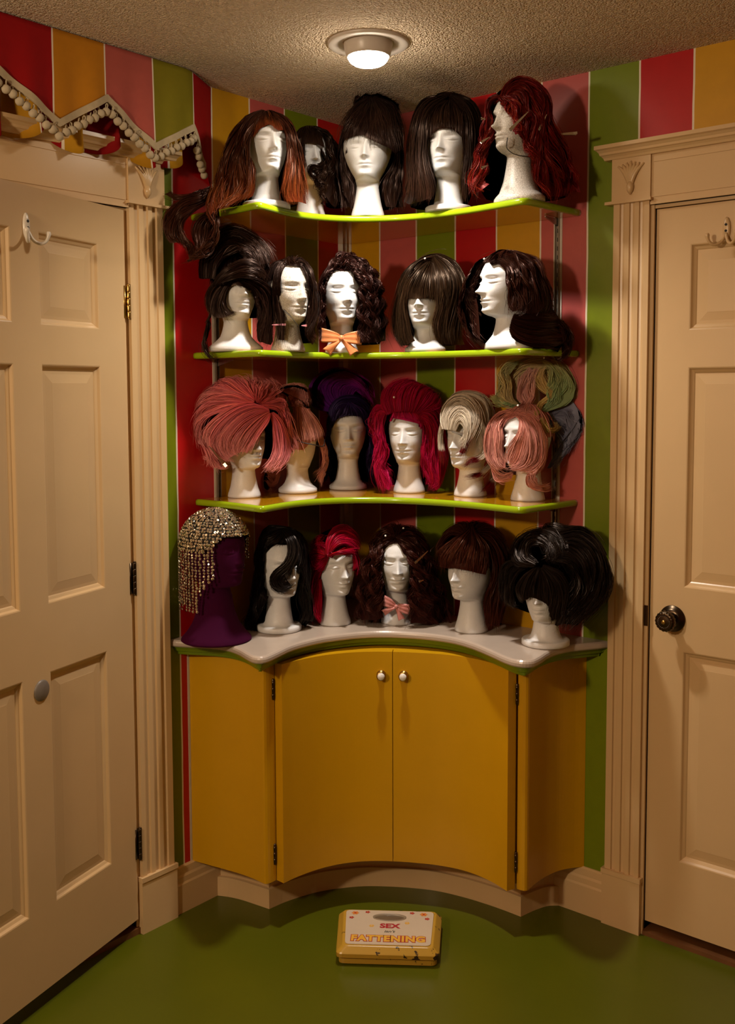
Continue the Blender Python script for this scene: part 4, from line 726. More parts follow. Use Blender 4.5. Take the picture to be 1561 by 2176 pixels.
WIGS.append(('33','33','navy',(1.0, 8),[
 ('updo_roll',620,2.2,{'col': 'purple'},'-2.7,3.7,24.8 -10.7,-0.4,26.4 -12.6,-3.4,31 -11.8,-3.8,35.3 -7.3,-4.3,38.6 -0.5,-2.6,39.2 5,-1.4,36.6 8.7,-1.5,32.6 9.7,0.2,26.8|-2.6,3.7,25.2 -7.7,2.1,26 -11.2,-3.2,29.3 -11.6,-3.6,33.1 -9,-4,36.7 -4.3,-3,38.4 1.2,-0.9,37.7 5.8,-0.3,34.7|-2.2,3.7,25.6 -6,2.6,27.3 -8.5,0.2,30.6 -8.6,-2.2,34 -5.6,-1.5,36.5 -0.9,-0.2,36.8 2.8,0.6,35.2 6.6,1,31.4|-1,3.8,26 -3.5,2.9,28.9 -4.7,1.6,32.3 -2.6,0.9,34.8 1.1,1.1,34.7 4.5,1.4,32.6 7.4,1.4,28.9|1.5,3.7,26 1.1,3.1,29.3 2.8,2,32.2 5.3,1.4,31.8 7.8,1.2,28.9 8.6,1.4,25.5'),
 ('front_hair',320,2.0,{},'0.3,8.5,28.1 -3.4,8.5,26.5 -4.9,8.4,23.3 -5.5,8.2,19.2|0.3,8.5,28.1 -1.8,8.9,26.1 -3.4,8.8,23.7 -4.1,8.7,22.4|0.5,8.5,28.1 0.3,9,25.7 0,9.2,23.9|0.9,8.5,28.1 3.1,8.6,26.1 4.4,8.4,24 5,8.3,23.2|1.1,8.5,28.1 5.2,7.9,26.1 6.4,7.6,22.4 6.6,7.5,18.7'),
 ('crown_hair',300,2.0,{},'-5.1,7.1,23.2 -4.7,6.9,26.5 -2.2,7,29 1.1,6.9,29.4 4.4,6.6,28.1 6,6.6,24.8 6.4,6.5,22.3|-4.3,7.4,23.6 -3.4,7.2,26.9 -0.5,7.3,28.1 2.7,7.1,27.7 5.2,6.9,24.8|-5.5,7,22.4 -5.9,6.5,26.5 -3,6.6,29.8 1.1,6.6,30.6 5.2,6,29.3 7.3,5.8,25.6 7.3,6.1,21.5'),
 ('side_hair',200,2.0,{'wave': 0.5},'-5.6,0.7,22.2 -6.9,0.5,16.3 -7.4,0.4,9.6 -7.4,0.4,3.7 -7.9,0.3,1.5|-5,0.7,22.2 -5.9,0.6,16.3 -6.5,0.5,10 -6.2,0.6,3.7'),
 ('side_hair',200,2.0,{'wave': 0.5},'7,0.4,22.2 7.8,0.2,16.3 7.8,0.2,9.9 8,0.2,4.4 8.6,-0,0.1|6.5,0.5,20.5 7.2,0.3,15.4 6.5,0.5,9.9 6.9,0.4,4.4'),
]))
WIGS.append(('34','34','hotpink',(0.6, 8),[
 ('crown_hair',820,2.1,{'jit': 0.2},'-6.9,7.9,24.6 -9,6.1,27.7 -8.6,4.1,31.3 -5.7,2.1,34.5 -1.5,1.1,35.9 2.6,0.6,35.6|-6,8.3,25 -7.4,6.3,29.5 -5.6,4,33.4 -1.5,2.7,35.2 2.1,2.2,35.2|-4.9,8.6,25.4 -5.8,7.1,29.5 -4.2,5.1,32.9 -0.6,3.5,34.7 3.1,2.2,34.9|-3.3,9,25.6 -3.5,7.8,29.5 -2.2,5.8,32.7 0.8,4.1,34.2 4,2.9,34.2|-1,9.2,25.6 -0.6,7.9,29.9 0.8,5.7,32.9 3,3.7,34 5.3,3,33.5|1.2,9.1,25.4 3,7.6,29.5 4.4,5.5,32 6.2,3.5,32.6 7.6,3.3,31.7|2.5,8.9,24.8 6.6,6.5,28.6 8.1,3.8,30.8 9.5,2.3,30.3|3,8.8,24.3 8.9,5.6,26.3 10.4,3,28.1 9.9,2,29.9'),
 ('side_hair',520,2.1,{'wave': 0.9},'-6.5,6.8,26.8 -10.2,4.4,27.7 -12.3,2.6,22.2 -10.7,4.6,19.5 -10.2,5,15.8 -10.7,4.6,11.2 -9.8,5.4,5.8 -7,6.8,0.6|-6.9,6.8,25.4 -9.7,5.3,25.9 -10.4,4.8,21.3 -9,5.8,17.7 -9,5.8,13.1 -10,5.2,8.5 -8.6,6.1,2.6 -7.9,6.4,0.6|-7.2,6.7,25 -8.3,6.2,22.3 -8.6,6.1,17.7 -8.1,6.3,13.2 -8.8,6,8.6 -6.5,7,4.5 -6.1,7.2,1.3|-7.4,6.6,25 -11.1,4.2,24.5 -12.7,1.9,21.7 -11.1,4.2,19.5'),
 ('side_hair',620,2.1,{'wave': 0.9},'2.5,8.7,25.4 7.1,6.9,25.9 9.9,4.7,21.2 9.9,4.7,15.3 9.4,5.2,9.4 9,5.7,4.9 5.7,7.7,1.8|2.5,8.7,25 5.7,7.7,24.1 7.5,6.7,19.5 7.1,7,14.1 7.1,7,8.6 8.5,6,4 6.6,7.2,1.4|2.8,8.6,24.5 4.6,8.1,21.4 4.8,8.1,16.9 4.4,8.2,12.3 5,8,7.8 5.7,7.7,4.1|3,8.5,25.9 8.9,5.3,26.7 11.3,2.4,21.2 11.9,0,13.7 11.3,2.4,6.9 9.9,4.7,1.6 7.1,7,0.9'),
 ('fringe',60,1.4,{},'-4.7,8.4,25.9 -5.6,8.2,24.1 -6.5,7.9,22.3|-3.8,8.6,25.9 -4.2,8.6,24.6 -4.7,8.5,23.2|0.7,8.9,25.7 2.1,8.7,23.7 3,8.6,21.4|1.6,8.8,25.7 3,8.6,23.6 3.9,8.3,19.6'),
]))
WIGS.append(('35','35','platinum',(10.7, 8),[
 ('crown_hair',560,2.0,{},'-7.5,3.5,26.9 -5.4,-1.3,30.8 -0.5,-1.5,31.7 4.4,-1.1,30.3 6.6,-0.3,25.9 6.6,3.7,20.7 5.7,5.1,15.9|-7,3.6,27.3 -4.4,1.7,30.4 -0.5,2,30.8 3.5,2.3,29 5,4.7,25.1 5,5.9,19.9 4.4,6.5,14.7|-6.2,4.1,27.7 -3.5,3.8,29.5 -0,3.8,29.7 2.4,5.4,27.3 3.5,6.8,23.4 3.7,7,19.1 3.5,7.1,13.8|-4.4,5.3,27.8 -1.8,5.2,28.6 0.8,5.3,28.2 1.9,7,25.2 2.6,7.6,21.7 2.8,7.5,17.3 2.6,7.6,13.9'),
 ('swoop',620,1.9,{'tip': 'redtip', 'tv': 0.8},'-8.5,6,20.5 -9.2,3.7,23.8 -8.2,0.4,27.7 -4.9,0.8,30.6 -0.9,3.5,30.6 2.1,7.2,27.1 2.4,9.4,22.6 0.7,10.3,18.8 -2.1,10.5,14 -3.5,10.2,11.3|-7.6,7.3,20.5 -8.3,5.7,23.8 -6.8,4.7,27.5 -3.7,5.2,29.3 -0.5,7.4,28 1.3,9.5,24.4 0.5,10.3,20.1 -1.5,10.6,16.2 -3.2,10.3,11.8|-6.7,8.2,20.4 -6.7,7.7,23.9 -5,7.4,26.7 -2.6,7.9,27.4 -0.4,9.3,25.6 0.1,10.4,22.2 -0.3,10.5,19.2 -2,10.5,15.3 -3,10.3,12.1|-5.8,9,20.4 -5,9.2,23.5 -3,9.3,25.2 -1.3,10.3,23.5 -0.7,10.5,20.1 -1.5,10.6,16.6 -2.9,10.4,12.2|-4.5,9.8,20 -3.2,10.2,22.4 -1.8,10.5,20.9 -1.6,10.6,17.9 -2,10.5,15.7 -2.5,10.4,12.5'),
 ('side_lock',150,1.9,{'tip': 'redtip', 'tv': 0.62},'-8.8,3.8,23.3 -9.6,2.8,19.8 -9.7,2.5,16.2 -9.2,3.5,12.7 -8.8,4.2,9.2|-8.3,4.7,22.5 -9.1,3.6,19.4 -9.3,3.3,15.8 -8.8,4.2,12.3 -8.6,4.4,9'),
 ('side_lock',170,1.9,{'tip': 'redtip', 'tv': 0.68},'2.1,9,25.2 4.5,8.1,20 5,7.6,14.3 3.5,9.2,12.2 0,10.9,10.8 -3.6,10.6,9.2|2.6,9.2,24.3 4.8,7.9,19.1 4.8,7.9,14.3 2.8,9.7,12 -0.4,10.9,10.6 -3.4,10.7,9.3'),
 ('side_lock',170,1.9,{'tip': 'redtip', 'tv': 0.72},'3,6.7,23.4 5.7,4.8,17.2 6.9,3,11.8 5.7,4.8,8.9 2.7,7.1,6.6 -3,7.8,5.3|3.5,6.6,22.5 6.1,4.2,15.9 6.6,3.5,11 5.1,5.5,8.5 1.8,7.5,6.4 -2.5,7.9,5.4'),
 ('side_lock',150,1.9,{'tip': 'redtip', 'tv': 0.72},'4.4,3.8,20.7 6.4,2.4,14.4 7.6,0,8.9 7.1,1.6,5.5 5.4,3.3,3 2.5,4.5,0.8|4.8,3.6,19.8 6.9,1.9,13.5 7.6,-0,7.6 6.7,2.2,5.1 4.5,3.8,2.6 2.7,4.5,0.8'),
]))
WIGS.append(('36','36','pastelpink',(5.5, 8),[
 ('fringe',460,2.0,{'wave': 0.3},'-4.2,2.6,25.7 -8.1,-1.1,25.6 -11.1,-0.4,22.6 -12.3,-0,18.4 -12.3,0,13.2 -10,3.8,10 -6.9,7.4,9|-3.8,3.4,25.5 -7.2,0.8,24.8 -9.2,3.4,21.5 -9.4,5,16.9 -9.3,5,12.7 -7.8,6.7,10.2 -5.7,8.2,9.7|-3.6,3.9,25.3 -6.1,4,24.3 -7.7,5.1,22 -7.9,6.6,18.7 -7.6,6.9,14.5 -6.5,7.7,11.2'),
 ('fringe',620,2.0,{'wave': 0.3},'-2.9,3.9,25.5 1.6,5.8,24.1 4.5,7.5,19.6 5.4,7,14.6 4.2,8,9.6 1.4,9.4,7.6 0.1,9.7,6.4 2.6,9,4.2 6.4,6.1,4.4|-3.4,3.8,25.5 0.4,5.1,24.9 3.1,7.7,21.2 4,8.2,16.3 3.6,8.4,12.1 0.9,9.5,9.7 -3.2,9.5,9.4|-3.3,4.2,25.3 -1.2,6.9,23.7 0.6,9.3,19.6 1.1,9.5,14.7 -0.3,9.7,10.9 -3.6,9.4,9.6 -5.7,8.6,10.6|-3.1,4.6,25.1 -2.3,7.7,22.9 -3.3,9.4,19.2 -5.5,8.7,15.4 -6.1,8.3,12.9 -4.6,9.1,10.4'),
 ('side_hair',130,2.0,{'wave': 0.4},'-10.5,0.7,12.4 -10.1,1.4,7.7 -7.9,3.3,5.7 -4.3,4.7,6.7|-11,-1,14 -9.4,2.2,9 -6.6,3.9,7.5 -3.6,4.8,8.4'),
 ('side_hair',130,2.0,{'wave': 0.4},'0.5,4.9,8.5 -0.3,5,6.8 0.6,4.9,4.3 3.9,4.1,3.6 6.9,2.4,4.5|1.4,4.8,8.9 0.5,4.9,7.2 1.4,4.8,5.1 4.3,3.9,4.2 6.4,2.7,4.7'),
 ('crown_hair',260,2.0,{},'-8.1,-0.9,24.8 -6,-1.4,26.5 -2.6,-0.1,26.7 1.2,2.3,25.7 4.1,4.5,22.8|-6.8,-0.2,25.2 -3.8,1.3,26.1 -0.4,2.4,25.9 2.5,4.2,24.1'),
 ('updo_base',620,2.1,{'col': 'olivegold', 'wave': 0.5},'-3.9,-3.5,26.9 -6.9,-3.5,31.2 -7.4,-3.5,36.4 -3.5,-3.5,39.8 1.6,-3.5,40.8 7.1,-3.5,40.4 11.7,-3.5,37.1 13.9,-3.5,32 13.1,-3.5,26.9|-3,-3.5,26.9 -4.8,-3.5,31.2 -4.8,-3.5,35.5 -1.8,-3.5,38.5 2,-3.5,39.3 6.2,-3.5,38.9 9.6,-3.5,35.9 10.9,-3.5,31.6 10.2,-3.5,26.9|-2.2,-3.5,26.9 -2.6,-3.5,30.8 -2.2,-3.5,34.2 -0.1,-3.5,36.3 2.4,-3.5,37 5.4,-3.5,36.3 7.5,-3.5,33.7 8,-3.5,30.3 7.2,-3.5,26.9'),
 ('updo_curls',420,2.1,{'col': 'rosepastel', 'wave': 0.5},'-3,1.2,26.1 -1.7,-1.5,27.8 -3.5,-1.5,29.9 -2.6,-1.5,34.2 -0.5,-1.5,37.6 0.3,-1.5,39.3|-1.3,1.5,26.1 0.4,-1.5,29.1 -0.5,-1.5,32.9 0.3,-1.5,36.7 1.6,-1.5,38.4|-0,1.3,26.1 1.6,-1.5,29.5 1.2,-1.5,33.3 2.4,-1.5,36.7 2.8,-1.5,38.9'),
 ('updo_curls',260,2.1,{'col': 'olivegold', 'wave': 0.5},'-3,-1.5,27.1 -5.6,-1.5,26.9 -9,-1.5,27.8 -10.7,-1.5,29.5|-2.6,-1.5,27.3 -6.4,-1.5,29.1 -6.9,-1.5,33.4 -8.2,-1.5,36.8 -5.6,-1.5,39.3 -1.8,-1.5,40.2|-2.2,-1.5,27.3 -4.7,-1.5,29.9 -4.8,-1.5,34.2 -5.6,-1.5,37.2 -3.1,-1.5,39.3'),
 ('updo_curls',130,2.1,{'col': 'gold', 'wave': 0.4},'1.6,3.6,24.9 2.9,-1.5,27.8 5.8,-1.5,30.3 3.7,-1.5,32 2,-1.5,35.5 3.7,-1.5,38.8|2.5,3.7,24.5 4.2,-1.5,27.3 7.1,-1.5,30.7 5.4,-1.5,33.7 4.1,-1.5,36.7 5.8,-1.5,39.3'),
 ('updo_curls',130,2.1,{'col': 'gold', 'wave': 0.4},'3.7,3.4,24 5.8,4.8,20.3 8.4,-0.2,21 6.7,-0.5,23.1|4.2,2.3,24.4 6.2,3.8,21.1 8,-0.3,21.8 6.7,-0.6,23.5'),
 ('updo_curls',210,2.1,{'col': 'sage', 'wave': 0.5},'4.6,-1.5,26.9 8.8,-1.5,29.9 10.9,-1.5,33.3 8.7,-1.5,36.7 6.2,-1.5,39.7 2.4,-1.5,40.3|4.2,-1.2,26.1 5.9,-1.5,29 5,-1.5,32 6.6,-1.5,35.4 6.2,-1.5,38.8|5,-1.1,25.6 10.5,-1.5,27.8 13,-1.5,31.1 12.5,-1.5,34.5 9.6,-1.5,38 6.2,-1.5,39.9'),
 ('updo_curls',210,2.1,{'col': 'sage', 'wave': 0.5},'-3.4,-1.5,26.9 -7.3,-1.5,28.2 -10.3,-1.5,29.9 -10.5,-1.5,29.1|-3,-0.7,26.7 -6.8,-1.5,27.4 -9.4,-1.5,28.6 -10.7,-1.5,29.7'),
 ('updo_curls',460,2.1,{'col': 'slateblue', 'wave': 0.6},'5.5,-3,25.2 10.2,-3.2,26 14.8,-3.2,26 15.8,-2.4,22.6 13.1,-2,18.3 11.1,-2,16.6|6.4,-2.6,23.5 10.6,-2.5,23 14.4,-2.2,20.9 13.6,-2,17.5 10.2,-2,14|6.8,-0.6,21.8 9.8,-2,17.5 9.8,-2,13.2 7.7,0,10.3 5.2,1.8,8.7|5.9,-2.8,24.3 8.9,-3.5,27.7 12.2,-3.5,28.6 14.4,-3.2,26 14.8,-2.4,22.6'),
]))
WIGS.append(('42','42','black',(-0.6, 8),[
 ('side_hair',480,2.0,{'wave': 0.4},'2.4,2.3,31.6 -2.6,-1.3,31.7 -5.1,1.9,29 -6.3,3.5,24.3 -7.3,0,17.8 -7.8,-0,11.9 -8.7,-0,6.5 -10,-0,2.2 -7.9,0,-0.8|2.6,3,31.3 -2.4,2.1,31.1 -4.9,3.8,28 -5.8,4.4,23.6 -6,4.2,18.1 -6,4.2,13.1 -7.8,0,7.7 -9.2,-0,2.7 -7.1,2.5,-0.6|2.3,4,30.8 -2,4.1,30.3 -4.2,5.1,27.4 -5.3,5.1,23.7 -5.6,4.8,18.6 -5.2,5.3,13.8 -3.6,6.7,11.1 -2.1,7.4,12.4'),
 ('crown_hair',360,1.8,{},'1.9,3.6,31.4 -0.5,4.4,30.9 -3,5.5,29.1 -4.6,6.2,25.5|2.1,3.9,31.2 0.3,5.7,30.3 -1.8,6.6,28.8 -3.8,6.5,26.7|2.3,4.2,31.1 1.5,6.2,29.9 0.3,7.5,28.5 -1.4,7.7,27.5|2.4,3.1,31.5 4.8,3,30.7 6,4.7,28.8 6.6,5.9,26.5'),
 ('swoop',420,1.9,{},'0.7,7,30.9 2.5,9.7,28.7 3,11.1,25.3 1.6,11.4,22.1 -1.2,11,19.7 -2.4,10.4,17.1 -1.3,11,14.4 1.7,11.4,14.1 4.6,10.2,15.9|1.3,6.7,31 3.4,9.5,28.5 3.8,10.7,25 2.2,11.3,21.7 -0.6,11.2,19.5 -1.7,10.8,17.2 -0.7,11.2,14.7 2.1,11.3,14.4 4.9,10,16.1|1.9,6.1,31.2 4.5,8.8,28.4 4.6,10.2,24.3 3,11.1,21.2 0.6,11.4,19.3 -0.9,11.1,17.2 0.1,11.4,15.2 2.5,11.2,14.7 5.1,9.8,16.5|2.5,5.3,31.4 5.3,7.9,28.4 5.9,9.2,24.1 4.6,10.2,21.5 2.6,11.2,19.6 1.1,11.4,18.1'),
 ('side_hair',460,2.0,{'wave': 1.0},'2.8,1.7,31.6 6.9,1.3,29.3 8.3,3.2,24.8 7.8,4,19.9 7.3,4.4,15 8.8,2.2,9.5 10.5,0,4.3 10.1,-0,0.5|2.8,2.5,31.2 6.2,3.8,28.3 7,4.8,23.8 6.7,5,20.1 6.9,4.8,16.7 7.3,4.4,11.7 8.1,3.4,5.5 7,4.6,2.1|3.2,1.9,31.4 8.4,0.2,27.5 9.6,-0,20.9 9.1,1.6,14.4 10.7,-0,8.1 11.1,0,3 9.6,-0,0.1'),
 ('curls',260,2.0,{'curl': (0.6, 2)},'-5.6,3.6,14.7 -7,1.9,8.9 -9.5,-0,5.2 -10.4,-0,2.3 -8.4,-0,-0.8 -6.2,3.2,-0.1|-4,4.8,12.8 -4.5,4.6,8.6 -6.6,2.6,5.7 -7.9,-0,1.8 -6.2,3.2,-0.5'),
]))
WIGS.append(('43','43','magenta',(1.4, 8),[
 ('top_roll',520,2.1,{},'-2.5,9.2,23.3 -2.4,7.4,27.2 -0.3,3.7,30.1 3.5,-1.3,30.1 6.7,-0.7,27.7 8.1,-0.2,24.3 7.5,3.7,22.5|-2,9.3,23.1 -1.4,8.1,26.9 0.5,5.5,29.2 3.9,2.7,29.2 6.5,1.8,27 7.5,2.6,24.3 6.8,5.1,23|-1.8,9.4,22.9 -0.6,8.8,26.1 1.5,7.1,28 4.3,5.1,27.9 6.2,4.4,26.1 6.9,4.7,23.7|-1.6,9.5,22.7 0,9.3,25 2.6,8.2,26.2 5.1,6.7,25.3 6.6,5.5,23.2'),
 ('under_roll',380,2.0,{},'-2,10.2,22.6 0.5,10.5,23.9 3.4,9.4,24.3 5.9,7,23.7 7,5.2,22.6|-1.6,10.4,23 1.3,10.5,23.4 4.2,9,23.5 6.3,6.5,22.8'),
 ('side_roll',420,2.1,{},'-2.1,7.7,23 -3.7,6.7,24.6 -4.6,4.4,27.2 -3.3,3.8,28.6 -6.3,0.8,27.1 -7.7,-0.2,24.8 -6.7,4.1,23.4|-2.3,7.7,22.6 -5,6.1,23.2 -7.2,3.6,22 -7.4,3.1,19.8 -5.5,5.8,18.9 -3.3,7.3,20.9|-2.5,7.6,22.2 -4.2,6.8,21.6 -5.9,5.4,20.6 -5,6.2,19.4 -3.3,7.3,21.3|-1.6,7.8,23.5 -2.5,7,25.5 -4.1,5.4,26.5 -5.9,4.1,25.9 -6.3,4.5,24.3'),
 ('side_hair',360,2.0,{},'-1.9,5.8,21.9 -2.9,5.6,19.7 -4.2,5.1,17.1 -5.3,4.5,14.9 -6,4.1,11.8 -6.4,3.7,8.3|-2.5,5.7,21.7 -5.1,4.7,19.2 -6.8,3.2,15.5 -7.3,2.7,11.1 -6.4,3.7,7.4|-5.1,4.7,15.3 -6.8,3.2,9.9 -6.4,3.7,5.3 -5,4.8,2.5 -4.3,5.1,1.3|-4.4,5,14.5 -4.5,5,9.4 -4.9,4.8,4.6 -5.2,4.7,1.2'),
 ('side_hair',160,2.0,{},'6.6,3.9,23.2 7.8,2,19.9 7.3,3,17 6.3,4.3,15.1|6.2,4.5,22.9 6.9,3.7,19.7 6.8,3.8,16.8 6.3,4.4,15.6'),
]))
WIGS.append(('44','44','auburncurl',(-1.5, 8),[
 ('curls',560,2.0,{'curl': (1.35, 4.5)},'-0.6,4.7,28 -7.1,3.9,26.2 -10,5.5,19.4 -11.6,4.1,11.1 -12.2,3.2,2.8 -10.6,5.3,0.2|-0.6,4.9,27.8 -5,5.1,26.4 -6.5,7.2,22.2 -8.5,7,16.7 -10,5.8,10.4 -10.6,5.3,4.2 -9.6,6.3,0.2|-0.6,5.2,27.6 -4.5,6.2,25.5 -6,7.8,21.3 -6.7,8,15.8 -8,7.3,9.7 -8,7.3,4.2 -6,8.3,0.9|-0.3,5.4,27.4 -4,7,24.6 -5.6,8.1,20.8 -6.1,8.3,15.9 -5,8.7,11 -5.3,8.6,6 -3.6,9.1,1.8'),
 ('curls',700,2.0,{'curl': (1.35, 4.5)},'0.2,4.7,28 6.9,3,27.1 10.9,3.9,21.7 13,1.9,14.7 15.6,-0,7.2 17.1,0,0.1 15.1,-0,-2.5|-0.1,4.9,27.8 4.4,5.1,26.9 7.3,6.5,23.1 9.3,6.7,17.6 11.9,4.1,12.1 14.6,-0,5.2 16.1,-0,-1|-0.1,5.2,27.6 3.9,6.5,25.6 6.1,7.7,21.8 7.8,7.6,15.8 9.6,6.5,9.6 11.9,4.1,3 13,1.9,-2.6|-0.1,5.4,27.4 2.9,7.3,24.7 5.3,8.3,20.9 6.1,8.4,15.9 6.1,8.4,11 7.3,7.9,4.8 8.1,7.5,-0.5|-0.1,5.7,27.2 2.4,7.7,24.2 4.1,8.7,20.4 5.6,8.6,17 5.1,8.8,12 4.1,9,8.1 4.6,8.9,3.1 3.8,9.1,0.1'),
 ('crown_hair',400,2.0,{'wave': 0.4},'-0.6,5,27.3 -3.6,3.3,28.1 -6,5,25.3 -7,6.6,21.6|-0.5,4.7,27.5 -2.6,1.4,29.3 -5.6,1.2,28.3 -8,4.5,24.2|-0.3,4.7,27.5 -0.1,0.9,29.8 -2.1,-1.5,30.2 -4.6,1.1,28.8|-0.1,4.8,27.5 1.9,0.6,29.7 5.5,-1.4,29.5 9,-0.9,27|0,4.9,27.4 3.4,2.9,28.5 6.9,3.4,26.6 9.4,4.3,23.2|0.2,5.1,27.2 3.4,5,26.8 5.9,6.2,24 7.3,6.9,20.6'),
]))
WIGS.append(('45','45','auburn',(0.3, 8),[
 ('fringe',700,2.0,{'jit': 0.5, 'vc': 0.3, 'wave': 0.3},'-0,2,32.7 -2.1,5.6,30.4 -5.7,5.8,28.4 -9.1,5.3,24.5 -10.1,4.8,18.8|-0,2,32.7 -1.4,5.8,30.4 -4.8,6.6,28.1 -7.4,6.9,24.3 -8.1,6.7,18.7|-0,2,32.7 -1,5.8,30.4 -3.8,7.5,27.3 -5.7,8,23.5 -6,7.9,19.1|-0,2,32.7 -0.7,5.8,30.4 -2.4,8.1,26.9 -3.7,8.8,23.2 -3.8,8.8,19.1|-0,2,32.7 0.1,5.9,30.4 -0,8.6,26.5 -0.9,9.3,22.8 -1.4,9.3,18.7|-0,2,32.7 0.8,5.9,30.4 2.3,8.4,26.5 2.4,9.2,22.4 1.9,9.3,17.8|-0,2,32.7 1.5,5.8,30.4 4.7,7.8,26.5 5.3,8.5,22.3 4,8.9,17.3'),
 ('crown_hair',520,2.0,{'jit': 0.2},'-1.9,5.6,29.6 -6.7,3.2,29.5 -10.1,3.2,25.1 -11,3,20.2|-1.7,5.2,30.1 -4.9,1.2,31.7 -8.2,1.5,29.3 -10.1,2.5,26|-1.2,5.1,30.3 -1.5,1.8,32.5 -3.9,-1.3,32.3 -6.8,1.9,30.3|-0.5,5.2,30.3 0.9,0.9,32.9 3.8,-0,32.6 7.2,0.9,30.8|0.2,5.2,30.3 4.8,1.7,31.8 9.1,1.4,28.9 11.5,2,24.2|0.4,5.4,30.1 5.7,4.2,29.8 9,4.6,26 10.5,4.3,21.6'),
 ('side_hair',560,2.0,{'wave': 0.6},'1.4,4.2,30.2 7.6,2.7,29.1 12,-0.1,23.9 12.8,-0,18.5 11.8,2,13 10.3,3.8,7.5 9.2,4.7,1.6|1.2,4.4,30 6.6,4.3,27.9 9.3,4.5,23.1 9.8,4.2,17.3 8.4,5.1,11.6 7.4,5.6,5.9 7.5,5.6,0.5|0.9,4.5,29.8 5.4,5.2,27 7.6,5.5,22.3 7.6,5.5,17 6.2,6.1,12.7 5.3,6.4,7.9 4.4,6.6,2.1|2.8,6.4,25.3 5.7,6.2,21.9 5.9,6.1,16.6 4.5,6.5,12.3 4.6,6.5,7 5.1,6.4,3.1 3.4,6.8,1.8'),
]))
WIGS.append(('46','46','black2',(4.6, 10),[
 ('rolls',660,2.1,{'wave': 0.6, 'jit': 0.4},'-3,10.6,24.4 -7.5,7.7,24.2 -9,3.8,27.2 -6.8,-0.8,30.7 -1.8,3.5,33 2.2,7.4,31.9 4.2,10.4,28.5 2.7,11.6,25.6|-3,10.5,24.8 -6.6,8,25.7 -7.1,5.4,28.4 -4.5,4.8,31.1 -0.9,6.7,31.7 1.8,9.2,30.1 2.2,11,27.2 0.1,11.3,25.5|-2.6,10.6,25.1 -4.8,8.8,26.7 -4.4,7.3,29.2 -1.8,7.9,30.3 0.5,9.9,28.8 0.5,10.9,26.8 -1.3,10.8,25.8|-3.4,10.4,23.9 -8.8,6.5,23.5 -10.5,-0.3,26.5 -8.2,-0.9,31.2 -2.8,-1.3,33.5 3.1,4.7,33.5 5.7,9.1,30.2 5.7,11.4,26.1'),
 ('back_mass',950,2.1,{'wave': 1.1, 'jit': 0.6},'2.2,5.5,32.7 8.9,0.6,33.8 13.4,1.1,31.4 16.4,3.6,26.9 17.8,3.7,21.5 16.9,5.2,16.3 14.2,7.8,13.1 10.7,9.7,9.8 6.8,10.8,5.9|2.2,7.7,30.8 7.9,6.3,31.6 11.9,7.1,28.7 14.1,7.6,23.9 14.1,7.8,18.5 12,9.1,14.2 8.5,10.4,10.3 5.9,10.9,6.3|2.2,9.5,28.3 6.6,9.2,28.4 10.1,9.6,25 11,9.5,20.1 9.3,10.2,15.2 6.3,10.8,11.2 4.6,11,6.7|1.8,10.4,25.8 5.3,10.7,25 7.5,10.6,21.1 7.1,10.7,16.2 4.5,11,11.7 3.7,11,8|-1.8,4.9,32.1 -0,-0.4,34.2 4.4,1.3,34.5 9.9,-1.3,33.8 14.7,1.7,30.2 17.6,2.9,25'),
 ('fringe',480,2.0,{'jit': 0.2},'-3,9.7,23.5 -6.1,8.3,20.7 -7.9,7,16.8 -6.3,8.2,13.2|-2.6,9.9,23.6 -4.7,9.1,20.5 -5.6,8.6,16.7 -5.7,8.5,13.5|-2.1,10,23.5 -3,9.8,20.2 -3.8,9.5,16.5 -4.1,9.3,14.5|-1.7,10.1,23.4 -0.8,10.4,19.9 -0.5,10.5,16.3 0.6,10.7,12.4|-1.2,10.3,23.5 1,10.7,20 1.9,10.8,16 1.3,10.8,11.1 1.6,10.8,8.3|-0.8,10.4,23.5 2.7,10.9,19.7 3.6,10.9,15.2 2.6,10.9,10.7 2.2,10.9,8.9'),
 ('side_hair',320,2.0,{},'-0.8,11.3,24.5 4,12,22.6 6.2,11.8,18.1 5.4,11.9,12.8 3.7,12,8.3|-0.8,11.3,24.1 3.1,12,21.2 4.5,12,17.2 3.7,12,12.3 2.8,12,8.5|-0.8,11.4,23.9 1.8,11.9,20.3 2.8,12,16.3 1.9,11.9,11.8 2,11.9,8.9'),
 ('side_hair',360,2.0,{'wave': 0.4},'-4.4,6.6,24.1 -9.4,3.9,23.1 -11.2,1.9,18.5 -11,2.3,13 -9,4.4,9.5|-4.8,6.3,24.5 -10.3,2.7,23.8 -12.9,-0,19 -12.4,-0,13.9 -11.2,1.9,11|-4.4,6.6,23.7 -8,5.2,21 -9.5,4,16.2 -9.1,4.4,11.6 -6.7,5.8,10.4'),
]))
